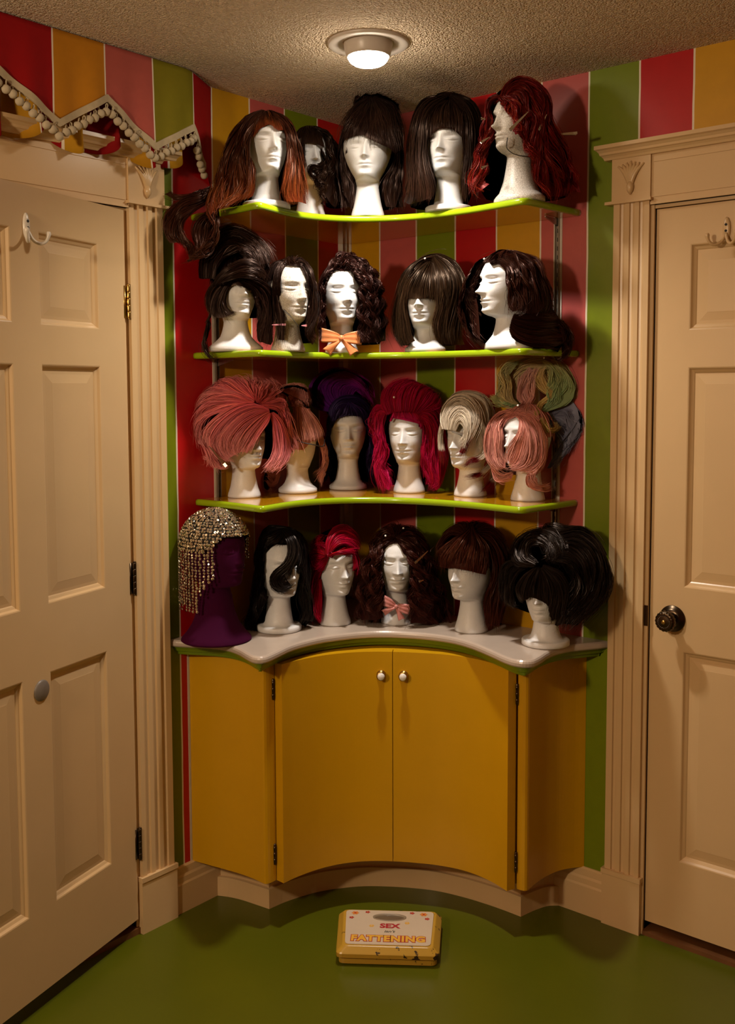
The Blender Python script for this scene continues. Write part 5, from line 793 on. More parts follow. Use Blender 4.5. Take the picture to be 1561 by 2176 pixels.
WIGS.append(('10','11','auburnpiece',None,[
 ('curls',420,2.0,{'curl': (0.5, 2)},'-15.9,2.2,5.6 -18.9,4.3,3.6 -22.7,5.1,2.2 -25.8,5.5,-0.2 -27.8,5.5,-3.3 -28.3,5.4,-6.8 -27.1,5.8,-9.9 -25.2,6.2,-10.7|-15.5,2.6,3.9 -18.1,5,1.9 -21.5,5.8,0.2 -24.3,6.2,-2.2 -26.2,6,-5.3 -25.9,6.1,-8.4 -23.6,6.4,-10 -21.3,6.5,-11.1|-15,3.8,1.8 -17.3,5.4,0.3 -20.4,6.2,-1.4 -22.7,6.5,-4.2 -23.2,6.4,-7.3 -22.1,6.5,-10.4 -20.2,6.4,-12.3 -20.6,6.5,-14.6 -22.9,6.5,-15.4'),
 ('curls',220,2.0,{'curl': (0.5, 2)},'-15.1,2.8,3.1 -16.1,6.2,-1.4 -18.8,7.3,-4.3 -20.4,7.5,-7.4 -19.7,7.4,-10.8 -17.8,7.1,-12.3 -15.9,6.4,-11.1|-14.3,2.9,2.3 -14.1,5.4,-4.3 -14.3,5.5,-8.2 -15.5,6.2,-11.4 -18.2,7.1,-13.9 -20.9,7.5,-14.7 -23.2,7.4,-15.9|-14.7,2.9,2.7 -14.4,5.5,-2.8 -15.1,6,-7.5 -16.6,6.7,-11.1 -19,7.3,-13.5 -21.3,7.5,-15.5'),
 ('curls',70,1.6,{},'-17.1,1.8,5.2 -20.8,4.2,3.2 -24.7,4.2,2.7 -26.6,2.5,4.2 -27.2,1.8,5.3|-17.8,2.8,4.6 -21.2,4.6,2.3 -25.1,4.3,2.3 -27.6,2.3,3.4 -29.2,2.1,3.8'),
]))
CLIPS=[
 ('15',(2.3, 11.0, 21.8),(-2.5, 11.5, 17.1),'chrome','long dark metal clip across the red curls by the eye'),
 ('15',(-7.8, 8.0, 16.4),(-10.3, 8.0, 15.0),'chrome','small metal clip on the left strand of the red wig'),
 ('15',(-9.0, 7.5, 21.3),(-10.2, 7.5, 21.4),'chrome','tiny metal clip highest on the left strand of the red wig'),
 ('15',(-8.2, 7.0, 9.2),(-10.1, 7.0, 8.5),'chrome','metal clip lowest on the left strand of the red wig'),
 ('15',(8.9, 4.0, 17.3),(15.3, 2.0, 17.9),'chrome','metal clip sticking out of the red wig against the wall'),
 ('15',(7.2, 8.0, 21.7),(5.1, 8.0, 17.5),'chrome','slim metal clip on the right curls of the red wig'),
 ('22',(-4.5, 6.0, 7.4),(-0.6, 6.0, 7.5),'pink',"pink clip left of the netted head's neck"),
 ('22',(3.8, 8.0, 7.1),(5.4, 8.0, 7.1),'pink',"pink clip right of the netted head's neck"),
 ('31',(-10.0, 11.0, 16.1),(-5.1, 11.0, 10.1),'chrome','metal clip at the lower left of the coral wig'),
 ('44',(9.3, 11.0, 24.2),(5.4, 11.0, 20.5),'chrome','metal clip at the brow of the auburn ringlet wig'),
 ('44',(8.0, 10.5, 15.3),(6.6, 10.5, 14.8),'chrome','small metal clip at the cheek of the auburn ringlet wig'),
]
PINS=[
 ('24',(-0.1, 8.0, 26.7),'pearl pin on top of the brown thick fringed wig'),
 ('25',(-6.6, 2.5, 24.9),'pearl pin left of the part of the waved dark wig'),
 ('34',(-4.6, 9.0, 29.9),'pearl pin in the crown of the hot pink wig'),
 ('36',(-2.9, 11.0, 27.6),'pearl pin at the base of the rainbow curls'),
 ('44',(2.0, 7.0, 30.5),'pearl pin on top of the auburn ringlet wig'),
 ('44',(-3.4, 9.0, 28.4),'pearl pin left of the centre part of the auburn ringlet wig'),
]
CORDS=[
 ('15',[(-3.1, 9.0, 15.8), (-3.3, 8.5, 14.2), (-3.1, 6.0, 13.5), (-1.2, 5.0, 12.3), (1.7, 4.0, 11.9), (6.0, 1.0, 12.4)],0.0012,'chin_strap',"black elastic strap under the chin of the red wig's bust",'strap'),
 ('22',[(-1.1, 7.0, 11.5), (1.1, 7.5, 9.3), (3.0, 7.5, 6.9)],0.001,'elastic_cord',"thin dark elastic from the netted head's cheek to its clip",'cord'),
]
LACE=[(-1.0, 6.0, 18.3), (-0.2, 8.0, 17.0), (1.7, 9.5, 16.2), (4.9, 9.5, 15.5), (7.9, 7.0, 14.9), (8.4, 6.0, 17.1)]
BOWS=[('23',(-0.1, 7.5, 3.5),0.062,'bow_orange','orange satin ribbon bow at the neck of a foam head',-0.06),('44',(-0.4, 7.0, 6.1),0.046,'bow_pink',"crumpled pink bow below the chin of the ringlet wig's head",-0.35)]
M['clippink'] = paint('pink plastic clip', (.62, .25, .30, 1), .35, .1, 0)

# ------------------------------------------------------------------ foam heads
def gs(x, s): return np.exp(-(x / s) ** 2)
def head_mesh(name, s, zc, base, mat, features=1.0, wide=1.0):
    """mannequin head looking along +x; zc = height of the underside of the chin (cm), s = size of the head"""
    if base == 'cone': nk = [(0, 4.7, 4.7, 4.7), (.25, 5.0, 5.0, 5.0), (1.2, 4.85, 4.85, 4.85), (.33 * zc, 4.2, 4.15, 4.35), (.62 * zc, 3.55, 3.5, 4.1), (.86 * zc, 3.25, 3.25, 4.2)]
    elif base == 'disc': nk = [(0, 6.3, 6.3, 6.3), (.25, 6.75, 6.75, 6.75), (1.4, 6.75, 6.75, 6.75), (1.7, 6.5, 6.5, 6.5), (1.85, 4.9, 4.9, 4.9), (2.5, 4.3, 4.3, 4.5), (.45 * zc + .6, 3.75, 3.7, 4.2), (.8 * zc, 3.4, 3.35, 4.2)]
    elif base == 'flare': nk = [(0, 5.6, 5.6, 5.6), (.3, 6.1, 6.1, 6.1), (1.2, 6.1, 6.1, 6.1), (1.6, 5.7, 5.7, 5.7), (2.2, 4.9, 4.9, 4.9), (3.1, 4.15, 4.1, 4.3), (.55 * zc, 3.5, 3.45, 4.1), (.82 * zc, 3.2, 3.2, 4.1)]
    elif base == 'bust': nk = [(0, 7.5, 5.6, 6.0), (.25, 7.9, 6.0, 6.4), (1.3, 7.9, 6.0, 6.4), (1.9, 7.2, 5.7, 6.1), (3.0, 5.8, 5.0, 5.3), (.45 * zc, 4.4, 4.1, 4.6), (.7 * zc, 3.6, 3.5, 4.3), (.88 * zc, 3.35, 3.3, 4.2)]
    else: nk = [(0, 9.8, 9.8, 9.8), (.3, 10.2, 10.2, 10.2), (.8, 10.1, 10.1, 10.1), (2.5, 8.6, 8.4, 8.6), (5, 6.8, 6.6, 6.9), (8.5, 5.4, 5.2, 5.7), (.8 * zc, 4.7, 4.6, 5.4)]
    hd = [(-.6, 3.3, 3.3, 4.3), (-.2, 3.4, 4.6, 4.4), (.0, 3.45, 5.9, 4.5), (.4, 3.4, 7.0, 4.6), (1.1, 3.6, 7.6, 4.9), (3, 4.5, 7.75, 5.6), (5, 5.1, 7.85, 6.5), (7, 5.5, 7.85, 7.3), (9, 5.8, 7.8, 7.9), (11, 5.75, 7.7, 7.9), (12.5, 5.3, 7.0, 7.2), (14, 4.55, 6.0, 6.2), (15.2, 3.65, 4.8, 5.0), (16.0, 2.75, 3.6, 3.8), (16.5, 1.9, 2.5, 2.7), (16.75, .05, .05, .05)]
    K = np.array([(z, a, b, c) for z, a, b, c in nk] + [(zc + z * s, a * s * (1 + (wide - 1) * min(1, max(0, z / 7))), b * s, c * s) for z, a, b, c in hd])
    zs = []
    nn = len(nk)
    for i in range(len(K) - 1):
        n = 2 if i < nn - 1 else (4 if K[i, 0] < zc + s else max(2, int((K[i + 1, 0] - K[i, 0]) / (.17 if K[i, 0] < zc + 11 * s else .4))))
        zs += list(np.linspace(K[i, 0], K[i + 1, 0], n, endpoint=False))
    zs = np.array(zs + [K[-1, 0]])
    # monotone smooth interpolation of ring radii
    def itp(c):
        y = np.interp(zs, K[:, 0], K[:, c])
        for _ in range(2):
            y2 = y.copy(); y2[1:-1] = .25 * y[:-2] + .5 * y[1:-1] + .25 * y[2:]
            y = np.where((zs > 2.2) & (zs < K[-2, 0]), y2, y)
        return y
    A, B, Cb = itp(1), itp(2), itp(3)
    nt = 84
    q = np.linspace(-math.pi, math.pi, nt, endpoint=False); th = q - .42 * np.sin(q)      # denser on the face
    ct, st = np.cos(th), np.sin(th)
    X = np.where(ct[None] > 0, B[:, None] * ct[None], Cb[:, None] * ct[None]); Y = A[:, None] * st[None]; Zz = np.repeat(zs[:, None], nt, 1)
    if features:
        y = np.abs(Y) / s; z = (Zz - zc) / s; f = np.clip(ct[None], 0, 1) ** .6
        d = np.zeros_like(X)
        ridge = np.clip((9.9 - z) / 4.1, 0, 1) * np.clip((z - 4.9) / .85, 0, 1) ** .8
        d += (.25 + 1.70 * ridge ** 1.3) * ridge ** .3 * gs(y, .50 + .32 * ridge) * (z < 10.0) * (z > 4.7)
        d += .45 * gs(y, .58) * gs(z - 5.85, .58) + .50 * gs(y - .82, .44) * gs(z - 5.55, .44)        # tip and wings of the nose
        d += -1.15 * gs(y - 2.5, 1.45) * gs(z - 8.95, .95) + 1.05 * gs(y - 2.65, 1.2) * gs(z - 8.5, .68)   # socket and closed lid
        d += -.48 * gs(z - (7.93 + .18 * ((y - 2.65) / 1.2) ** 2), .17) * gs(y - 2.65, 1.2)               # lash line
        d += -.24 * gs(z - (9.32 - .18 * ((y - 2.65) / 1.2) ** 2), .16) * gs(y - 2.65, 1.25)
        d += .42 * gs(z - 10.15, .6) * gs(y - 2.4, 1.9) + .35 * gs(y - 3.3, 1.4) * gs(z - 6.1, 1.3) - .25 * gs(y - 2.6, 1.0) * gs(z - 3.6, 1.2)
        d += .64 * gs(y - .35, 1.2) * gs(z - 3.95, .34) + .74 * gs(y, 1.1) * gs(z - 3.08, .37)            # lips
        d += -.42 * gs(y, 1.5) * gs(z - 3.52, .14) - .50 * gs(y, 1.3) * gs(z - 2.15, .44) - .14 * gs(y, .3) * gs(z - 4.7, .5)
        d += .55 * gs(y, 1.35) * gs(z - .95, .75)
        X = X + d * f * s * features
    V = np.stack([X, Y, Zz], -1).reshape(-1, 3) / 100
    nr = len(zs); F = []
    for i in range(nr - 1):
        for j in range(nt):
            a, b = i * nt + j, i * nt + (j + 1) % nt; F.append((a, b, b + nt, a + nt))
    F.append(tuple(range(nt))[::-1]); F.append(tuple(range((nr - 1) * nt, nr * nt)))
    o = meshobj(name, V, F, mat, None, True); return o

HLAB = {
 '11': 'white foam head under the long auburn wig at the left of the top shelf', '12': 'foam head tucked behind, under brown waves, second on the top shelf',
 '13': 'white foam head with straight neck under the spiky shag wig', '14': 'foam head on a round disc under the blunt fringed dark wig, top shelf',
 '15': 'rough netted foam bust in left profile under the red curled wig', '21': 'white foam bust under the dark beehive wig on the middle shelf',
 '22': 'netted foam head turned right with pink clips beside its chin', '23': 'white foam head wearing an orange bow at its neck',
 '24': 'white foam head with eyes hidden under the thick brown fringe', '25': 'white foam bust in left profile under the waved dark wig',
 '31': 'white foam head under the coral bouffant wig', '32': 'white foam head facing the wall under the pale pink ponytail',
 '33': 'white foam head with magenta dye by one eye under the purple wig', '34': 'white foam head facing forward inside the hot pink wig',
 '35': 'white foam head under the platinum wig with red tips', '36': 'white foam head almost hidden under the pastel rainbow wig',
 '42': 'white foam head on a round disc behind the black forehead curl', '43': 'white foam head with pink dyed cheek under the crimson updo',
 '44': 'white foam head wearing a pink bow inside dark auburn curls', '45': 'white foam head turned left under the auburn fringed wig on the countertop',
 '46': 'white foam head on a chipped disc under the huge black bouffant'}
for k, (x, y, z, phi, yw, s, zc, base) in HEADS.items():
    mat = M['foamnet'] if k in ('15', '22') else M['foammagenta'] if k == '33' else M['foamrose'] if k == '43' else M['foam']
    o = head_mesh('mannequin_head', s, zc, base, mat, 1.0, 1.2 if k == '13' else 1.0); o.location = (x, y, z); o.rotation_euler = (0, 0, math.radians(phi + yw))
    tag(o, HLAB[k], 'mannequin head', 'foam wig heads')

# ------------------------------------------------------------------ wigs
def todir(A, n):
    out = np.zeros((n, 3)); out[:, 0] = 1; out[:len(A)] = A[:, :1] * FR[0] + A[:, 1:2] * FR[1]; out[:len(A), 2] += A[:, 2]; return out
def fast_mesh(name, V, Q, attr, mat, parent, across=None):
    me = bpy.data.meshes.new(name); V = np.ascontiguousarray(V, np.float32); Q = np.ascontiguousarray(Q, np.int32)
    me.vertices.add(len(V)); me.vertices.foreach_set('co', V.ravel())
    me.loops.add(Q.size); me.loops.foreach_set('vertex_index', Q.ravel())
    me.polygons.add(len(Q)); me.polygons.foreach_set('loop_start', np.arange(0, Q.size, 4, dtype=np.int32))
    me.polygons.foreach_set('use_smooth', np.ones(len(Q), bool))
    me.update(calc_edges=True)
    a = me.attributes.new('strand', 'FLOAT_COLOR', 'POINT'); a.data.foreach_set('color', np.ascontiguousarray(attr, np.float32).ravel())
    if across is not None:
        a = me.attributes.new('across', 'FLOAT_VECTOR', 'POINT'); a.data.foreach_set('vector', np.ascontiguousarray(across, np.float32).ravel())
    me.materials.append(mat); o = bpy.data.objects.new(name, me); COL.objects.link(o); o.parent = parent; return o

def surf(Gd, u, v):
    """point on the sheet: Gd (guides, samples, 3); u in guides, v in 0..1"""
    g, S, _ = Gd.shape
    pad = np.concatenate([2 * Gd[:1] - Gd[1:2], Gd, 2 * Gd[-1:] - Gd[-2:-1]], 0)
    i = np.clip(u.astype(int), 0, g - 2); t = (u - i)[..., None]
    fv = np.clip(v, 0, 1) * (S - 1); j = np.clip(fv.astype(int), 0, S - 2); w = (fv - j)[..., None]
    def row(k): return pad[k, j] * (1 - w) + pad[k, j + 1] * w
    p0, p1, p2, p3 = row(i), row(i + 1), row(i + 2), row(i + 3)
    return .5 * (2 * p1 + (p2 - p0) * t + (2 * p0 - 5 * p1 + 4 * p2 - p3) * t ** 2 + (3 * p1 - p0 - 3 * p2 + p3) * t ** 3)

def unit(a): return a / np.maximum(np.linalg.norm(a, axis=-1, keepdims=True), 1e-9)

def push_out(P, hd):
    """keep hair outside the skull (head-local cm)"""
    if hd is None: return P
    yw, s, zc = hd; c, sn = math.cos(yw), math.sin(yw)
    f = P[..., 1] * c + P[..., 0] * sn; r = P[..., 0] * c - P[..., 1] * sn; z = P[..., 2] - (zc + 8.3 * s)
    rf, rr = 8.75 * s, 6.5 * s; rz = np.where(z > 0, 8.8 * s, 30.0); X, Y = P[..., 0], P[..., 1]
    A = c * c / rf ** 2 + sn * sn / rr ** 2; Bq = 2 * X * c * sn * (1 / rf ** 2 - 1 / rr ** 2)
    Cq = X * X * (sn * sn / rf ** 2 + c * c / rr ** 2) + (z / rz) ** 2 - 1
    D = Bq * Bq - 4 * A * Cq; ok = (D > 0) & (z > -1.0); sq = np.sqrt(np.maximum(D, 0)); y1, y0 = (-Bq + sq) / (2 * A), (-Bq - sq) / (2 * A)
    inside = ok & (Y < y1) & (Y > y0); fr = Y > (y0 + y1) / 2 - 1.0
    return np.stack([X, np.where(inside, np.where(fr, y1 + .12 * (Y - y0) / np.maximum(y1 - y0, .1), y0), Y), P[..., 2]], -1)

def build_sheet(name, n, wmm, o, Gs, hd, mat, root, toworld, seed, shell=True):
    R = np.random.default_rng(seed)
    Gd = np.stack([catmull(np.array(q), 40) for q in Gs]); g = len(Gd)
    curl = o.get('curl'); S = 24 if curl else 14
    wave = o.get('wave', 0); jit = o.get('jit', .22); vc = o.get('vc', .22); th = o.get('th', .9)
    ctr = np.array([0, -1.0, Gd[..., 2].mean()])
    def normals(u, v, P):
        du = surf(Gd, np.clip(u + .08, 0, g - 1), v) - surf(Gd, np.clip(u - .08, 0, g - 1), v)
        dv = surf(Gd, u, np.clip(v + .04, 0, 1)) - surf(Gd, u, np.clip(v - .04, 0, 1))
        N = unit(np.cross(du, dv)); d = np.sum(N * (P - ctr) * np.array([1, 1, .6]), -1, keepdims=True)
        return np.where(d < 0, -N, N), unit(dv)
    u0 = R.random(n) * (g - 1)
    per = 6 if not curl else 3.2
    lk = np.floor(u0 * per + R.normal(0, .12, n)); uc = np.clip((lk + .5) / per, 0, g - 1)
    lr = np.random.default_rng(seed + 5).random((int(g * per) + 8, 6)); li = np.clip(lk.astype(int), 0, len(lr) - 1); LR = lr[li]
    ln = 1 - vc * R.random(n) ** 1.5 - .10 * LR[:, 5]
    v = np.linspace(0, 1, S)[None] * ln[:, None]
    cl = (.75 if curl else .45)
    u = u0[:, None] + (uc - u0)[:, None] * cl * v ** 1.3
    P = surf(Gd, u, v); N, T = normals(u, v, P); B = np.cross(T, N)
    lay = (R.random(n) ** 1.4 * th)[:, None, None] + (LR[:, 4] * .35)[:, None, None] * v[..., None]
    P = P - N * lay
    P = P + N * ((LR[:, 2] - .5) * .9)[:, None, None] * np.minimum(1, v * 3)[..., None] + B * ((LR[:, 1] - .5) * .7)[:, None, None] * v[..., None]
    ph = LR[:, 0] * 6.283
    if wave:
        a = wave * np.minimum(1, v * 2.2)
        P = P + N * (a * np.sin(6.283 * 2.2 * v + ph[:, None]))[..., None] * .6 + B * (a * np.cos(6.283 * 1.8 * v + ph[:, None] * 1.7))[..., None] * .6
    if curl:
        amp, fq = curl; L = np.linalg.norm(np.diff(Gd.mean(0), axis=0), axis=1).sum(); k = fq * (.85 + .3 * LR[:, 1])
        a = amp * np.minimum(1, v * 2.6) * (.7 + .6 * LR[:, 2:3]) * (.55 + .45 * R.random(n)[:, None])
        an = 6.283 * k[:, None] * v + ph[:, None] + R.normal(0, .35, n)[:, None]
        P = P + N * (a * np.cos(an))[..., None] + B * (a * np.sin(an) * np.where(LR[:, 3] > .5, 1, -1)[:, None])[..., None]
    jd = R.normal(0, 1, (n, 3)) * jit; fly = (R.random(n) < .10)[:, None] * R.normal(0, .6, (n, 3))
    P = P + (jd + fly)[:, None] * (v[..., None] ** 1.5) * 1.6
    P = P + (R.normal(0, .10, (n, 1, 3)))
    P = push_out(P, hd)
    T = unit(np.gradient(P, axis=1)); sd = unit(np.cross(T, N)); nn = np.cross(sd, T)
    ra = R.normal(0, .6, n)[:, None, None]; side = sd * np.cos(ra) + nn * np.sin(ra)
    tv = np.linspace(0, 1, S); wd = wmm / 20 * np.minimum(1, .5 + tv * 6) * (1 - tv ** 3 * .85); wd = (wd[None] * (.6 + .8 * R.random(n)[:, None]))[..., None]
    V = np.stack([P - side * wd, P + side * wd], 2).reshape(-1, 3); AC = np.repeat(side[:, :, None], 2, 2).reshape(-1, 3)
    base = (np.arange(n) * S * 2)[:, None, None] + (np.arange(S - 1) * 2)[None, :, None]
    Q = np.stack([base, base + 1, base + 3, base + 2], -1).reshape(-1, 4)
    rv = .6 * R.random(n) + .4 * LR[:, 3]
    at = np.zeros((n, S, 2, 4)); at[..., 0] = rv[:, None, None]; at[..., 1] = v[..., None]; at[..., 2] = R.random(n)[:, None, None]; at[..., 3] = 1
    at = at.reshape(-1, 4)
    if shell:      # matted layer below the strands
        gu = np.linspace(0, g - 1, max(2, (g - 1) * 5 + 1)); gv = np.linspace(0, .94, 22); U_, V_ = np.meshgrid(gu, gv, indexing='ij')
        Ps = surf(Gd, U_, V_); Ns, _ = normals(U_, V_, Ps); Ps = push_out(Ps - Ns * (th * .95), hd)
        n0 = len(V); a, b = Ps.shape[:2]; ii, jj = np.meshgrid(np.arange(a - 1), np.arange(b - 1), indexing='ij'); k = (n0 + ii * b + jj).ravel()
        V = np.vstack([V, Ps.reshape(-1, 3)]); Q = np.vstack([Q, np.stack([k, k + b, k + b + 1, k + 1], -1)])
        sa = np.zeros((a, b, 4)); sa[..., 0] = .22; sa[..., 1] = V_; sa[..., 3] = 1; at = np.vstack([at, sa.reshape(-1, 4)])
    fast_mesh(name, toworld(V), Q, at, mat, root, todir(AC, len(V)))
    return Gd

def back_shell(Gall, cut, depth, hd, mat, root, toworld, seed):
    """the hair mass behind the face, following the outline of the strands"""
    P = np.vstack([q.reshape(-1, 3) for q in Gall]); zt = P[:, 2].max() - .6; zb = max(cut + 1.2, P[:, 2].min())
    zs = np.linspace(zb, zt, 26); xl, xr = [], []
    for z in zs:
        m = np.abs(P[:, 2] - z) < (zt - zb) / 18; q = P[m] if m.any() else P
        xl.append(np.percentile(q[:, 0], 4)); xr.append(np.percentile(q[:, 0], 96))
    sm = lambda a: np.convolve(np.pad(a, 2, 'edge'), [.1, .2, .4, .2, .1], 'valid')
    xl, xr = sm(np.array(xl)), sm(np.array(xr)); n = 22; th = np.linspace(-math.pi / 2, math.pi / 2, n)
    zm = zb + (zt - zb) * .6; V = []
    for z, a, b in zip(zs, xl, xr):
        f = math.sqrt(max(.02, 1 - max(0, (z - zm) / (zt - zm + .3)) ** 2)); c, h = (a + b) / 2, (b - a) / 2 * .95 * (min(1, f * 1.5) if z > zm else .78 + .22 * min(1, (z - zb) / 5))
        rip = 1 + .02 * np.sin(th * 31 + z)
        V.append(np.stack([c + h * np.sin(th) * rip, 1.0 - (depth + 1.0) * f * np.cos(th) * rip, np.full(n, z)], -1))
    V = np.array(V).reshape(-1, 3); V = push_out(V, hd); m = len(zs); ii, jj = np.meshgrid(np.arange(m - 1), np.arange(n - 1), indexing='ij'); k = (ii * n + jj).ravel()
    Q = np.stack([k, k + 1, k + n + 1, k + n], -1); at = np.zeros((len(V), 4)); at[:, 0] = .15; at[:, 1] = .4; at[:, 3] = 1
    fast_mesh('back_hair', toworld(V), Q, at, mat, root)

WLAB = {
 '11': 'long auburn wig fading to copper ends with a parted fringe', '12': 'dark brown wavy wig half hidden behind the auburn one',
 '13': 'short spiky dark brown shag wig in the middle of the top shelf', '14': 'long dark brown wig with a blunt fringe on the top shelf',
 '15': 'deep red curled wig with metal clips at the right of the top shelf', '21': 'dark brown beehive wig with long tendril at the left of the middle shelf',
 '22': 'sleek dark brown side parted wig with pink clips', '23': 'dark tightly curled wig on the head with the orange bow',
 '24': 'brown wig with thick rounded fringe covering the eyes', '25': 'dark brown wig in sculpted waves at the right of the middle shelf',
 '31': 'coral pink bouffant wig with sweeping fringe', '32': 'pale pink ponytail wig seen from behind with black lace edge',
 '33': 'navy and purple wig with a big rolled updo', '34': 'hot pink teased long wig', '35': 'platinum white swooped wig with glittering red tips',
 '36': 'pastel pink wig crowned with rainbow curls', '42': 'glossy black wig with one swooping forehead curl', '43': 'crimson pink vintage roll updo wig',
 '44': 'long dark auburn ringlet wig with a centre part', '45': 'auburn wig with feathered fringe on the countertop', '46': 'huge black bouffant wig with rolled top at the right of the countertop',
 '10': 'loose auburn curled hairpiece hanging at the left end of the top shelf'}
WIGROOT = {}
HLINE = {'12': 12.0, '43': 12.3, '46': 11.5, '22': 14.4, '25': 13.4, '34': 13.9, '42': 14.4, '33': 13.2, '21': 12.5, '15': 12.6}   # height of the hairline above the chin
def localframe(h):
    x, y, z, phi = HEADS[h][:4]; a = math.radians(phi); dv = np.array([math.cos(a), math.sin(a), 0]); rv = np.array([-dv[1], dv[0], 0])
    return np.array([x, y, z]), rv, dv
for wi, (k, h, col, cut, sheets) in enumerate(WIGS):
    hx_ = HEADS[h]; b0, rv, dv = localframe(h)
    root = Thing('hairpiece' if k == '10' else 'wig', tuple(b0 + np.array([0, 0, hx_[6] / 100 if k != '10' else 0])), WLAB[k], 'hairpiece' if k == '10' else 'wig', 'wigs on the corner shelves' if k != '10' else None)
    off = b0 - root.loc; FR = (rv, dv)
    def toworld(V, off=off, rv=rv, dv=dv):
        V = np.asarray(V); W = (V[..., 0:1] * rv + V[..., 1:2] * dv) / 100; W[..., 2] += V[..., 2] / 100; W = W + b0
        W[..., 0] = np.maximum(W[..., 0], .006); W[..., 1] = np.minimum(W[..., 1], -.006); W[..., 2] = np.minimum(W[..., 2], H - .004)
        return W - (b0 - off)
    hd = (math.radians(hx_[4]), hx_[5], hx_[6]) if k != '10' else None
    Gall = []
    for si, (nm, n, wmm, o, gstr) in enumerate(sheets):
        Gs = [[tuple(map(float, q.split(','))) for q in gq.split()] for gq in gstr.split('|')]
        mat = hairmat(o.get('col', col), o.get('tip'), o.get('tv', .75))
        Gd = build_sheet(nm, int(n * 1.7), wmm * .72, o, Gs, hd, mat, root.o, toworld, 100 * wi + si + 11, nm not in ('tendril', 'side_lock', 'tail'))
        if nm not in ('tendril', 'side_lock', 'tail', 'updo_curls', 'updo_base'): Gall.append(Gd)
    if hd:
        yw_, s_, zc_ = hd; ring = []
        for az in np.linspace(-math.pi, math.pi, 17):
            a_ = abs(az); ez = HLINE.get(k, 13.9) if a_ < .9 else (HLINE.get(k, 13.9) - (a_ - .9) * 9 if a_ < 1.5 else 7.5 if a_ < 2.0 else 5.0); q = []
            for u in np.linspace(0, 1, 7):
                ztop = 16.95; zr = ztop - (ztop - ez) * u ** 1.6 if a_ < 1.5 else ztop - (ztop - ez) * u ** 1.25
                e = max(-1, min(1, (zr - 8.3) / 8.68)); c_ = math.sqrt(max(0, 1 - e * e)) if zr > 8.3 else 1.0 - .03 * (8.3 - zr)
                f_, r_ = 8.65 * s_ * c_ * math.cos(az), 6.45 * s_ * c_ * math.sin(az)
                q.append((f_ * math.sin(yw_) + r_ * math.cos(yw_), f_ * math.cos(yw_) - r_ * math.sin(yw_), zc_ + zr * s_))
            ring.append(q)
        build_sheet('scalp_hair', 600, 1.8, dict(th=.15, jit=.05, vc=.03), ring, None, hairmat(col), root.o, toworld, 7000 + wi)
    if cut: back_shell(Gall, cut[0], cut[1], hd, hairmat(col), root.o, toworld, wi)
    WIGROOT[k] = root
def loc2w(h, p):
    b0, rv, dv = localframe(h); return b0 + (p[0] * rv + p[1] * dv) / 100 + np.array([0, 0, p[2] / 100])

# ------------------------------------------------------------------ clips, pins, strap, bows
for h, p0, p1, kind, label in CLIPS:
    a, b = Vector(loc2w(h, p0)), Vector(loc2w(h, p1)); mid = (a + b) / 2
    t = Thing('hair_clip', tuple(mid), label, 'hair clip')
    d = (b - a); L = d.length; d.normalize(); v = Vector(localframe(h)[2]); sdv = d.cross(v).normalized(); v = sdv.cross(d).normalized()
    wb = max(.0028, L * .055); mat = M['clippink'] if kind == 'pink' else M['chrome']
    for sg in (0, 1):
        lo_ = []
        for u, w, e in ((0, .25, 0), (.25, .55, .0008), (.7, .95, .0014), (.85, 1, .0016), (1, .95, .003 + .002 * sg)):
            c = a + d * L * u + v * (e * (1 if sg else -1) + (.0012 if sg else 0))
            lo_.append([tuple(c + sdv * wb * w * x_ + v * y_) for x_, y_ in ((-1, -.0005), (1, -.0005), (1, .0005), (-1, .0005))])
        g = G().loft(lo_, True, True, True); t.part('prong', g.V, g.F, mat)
    g = G().tube([a + d * L * .86 - sdv * wb * 1.2, a + d * L * .86 + sdv * wb * 1.2], .0016, 8); t.part('hinge_pin', g.V, g.F, M['chrome'])
for h, p, label in PINS:
    c = loc2w(h, p); dv = localframe(h)[2]
    t = Thing('pearl_pin', tuple(c), label, 'pin')
    g = G().lathe([(.0002, -.0032), (.0022, -.0022), (.0032, 0), (.0022, .0022), (.0002, .0032)], c, dv, 12); t.part('pearl', g.V, g.F, M['porcelain'], True)
    g = G().tube([c, c - dv * .02 - np.array([0, 0, .004])], .0005, 5); t.part('shaft', g.V, g.F, M['chrome'])
for h, P, r, name, label, cat in CORDS:
    Q = catmull(np.array([loc2w(h, q) for q in P]), 24); g = G().tube(Q, r, 6)
    tag(meshobj(name, g.V, g.F, M['black'], None, True), label, cat)
P = catmull(np.array([loc2w('32', q) for q in LACE]), 30); g = G().tube(P, .0016, 6); WIGROOT['32'].part('lace_edge', g.V, g.F, M['black'], True, None, None, 'black lace edge')

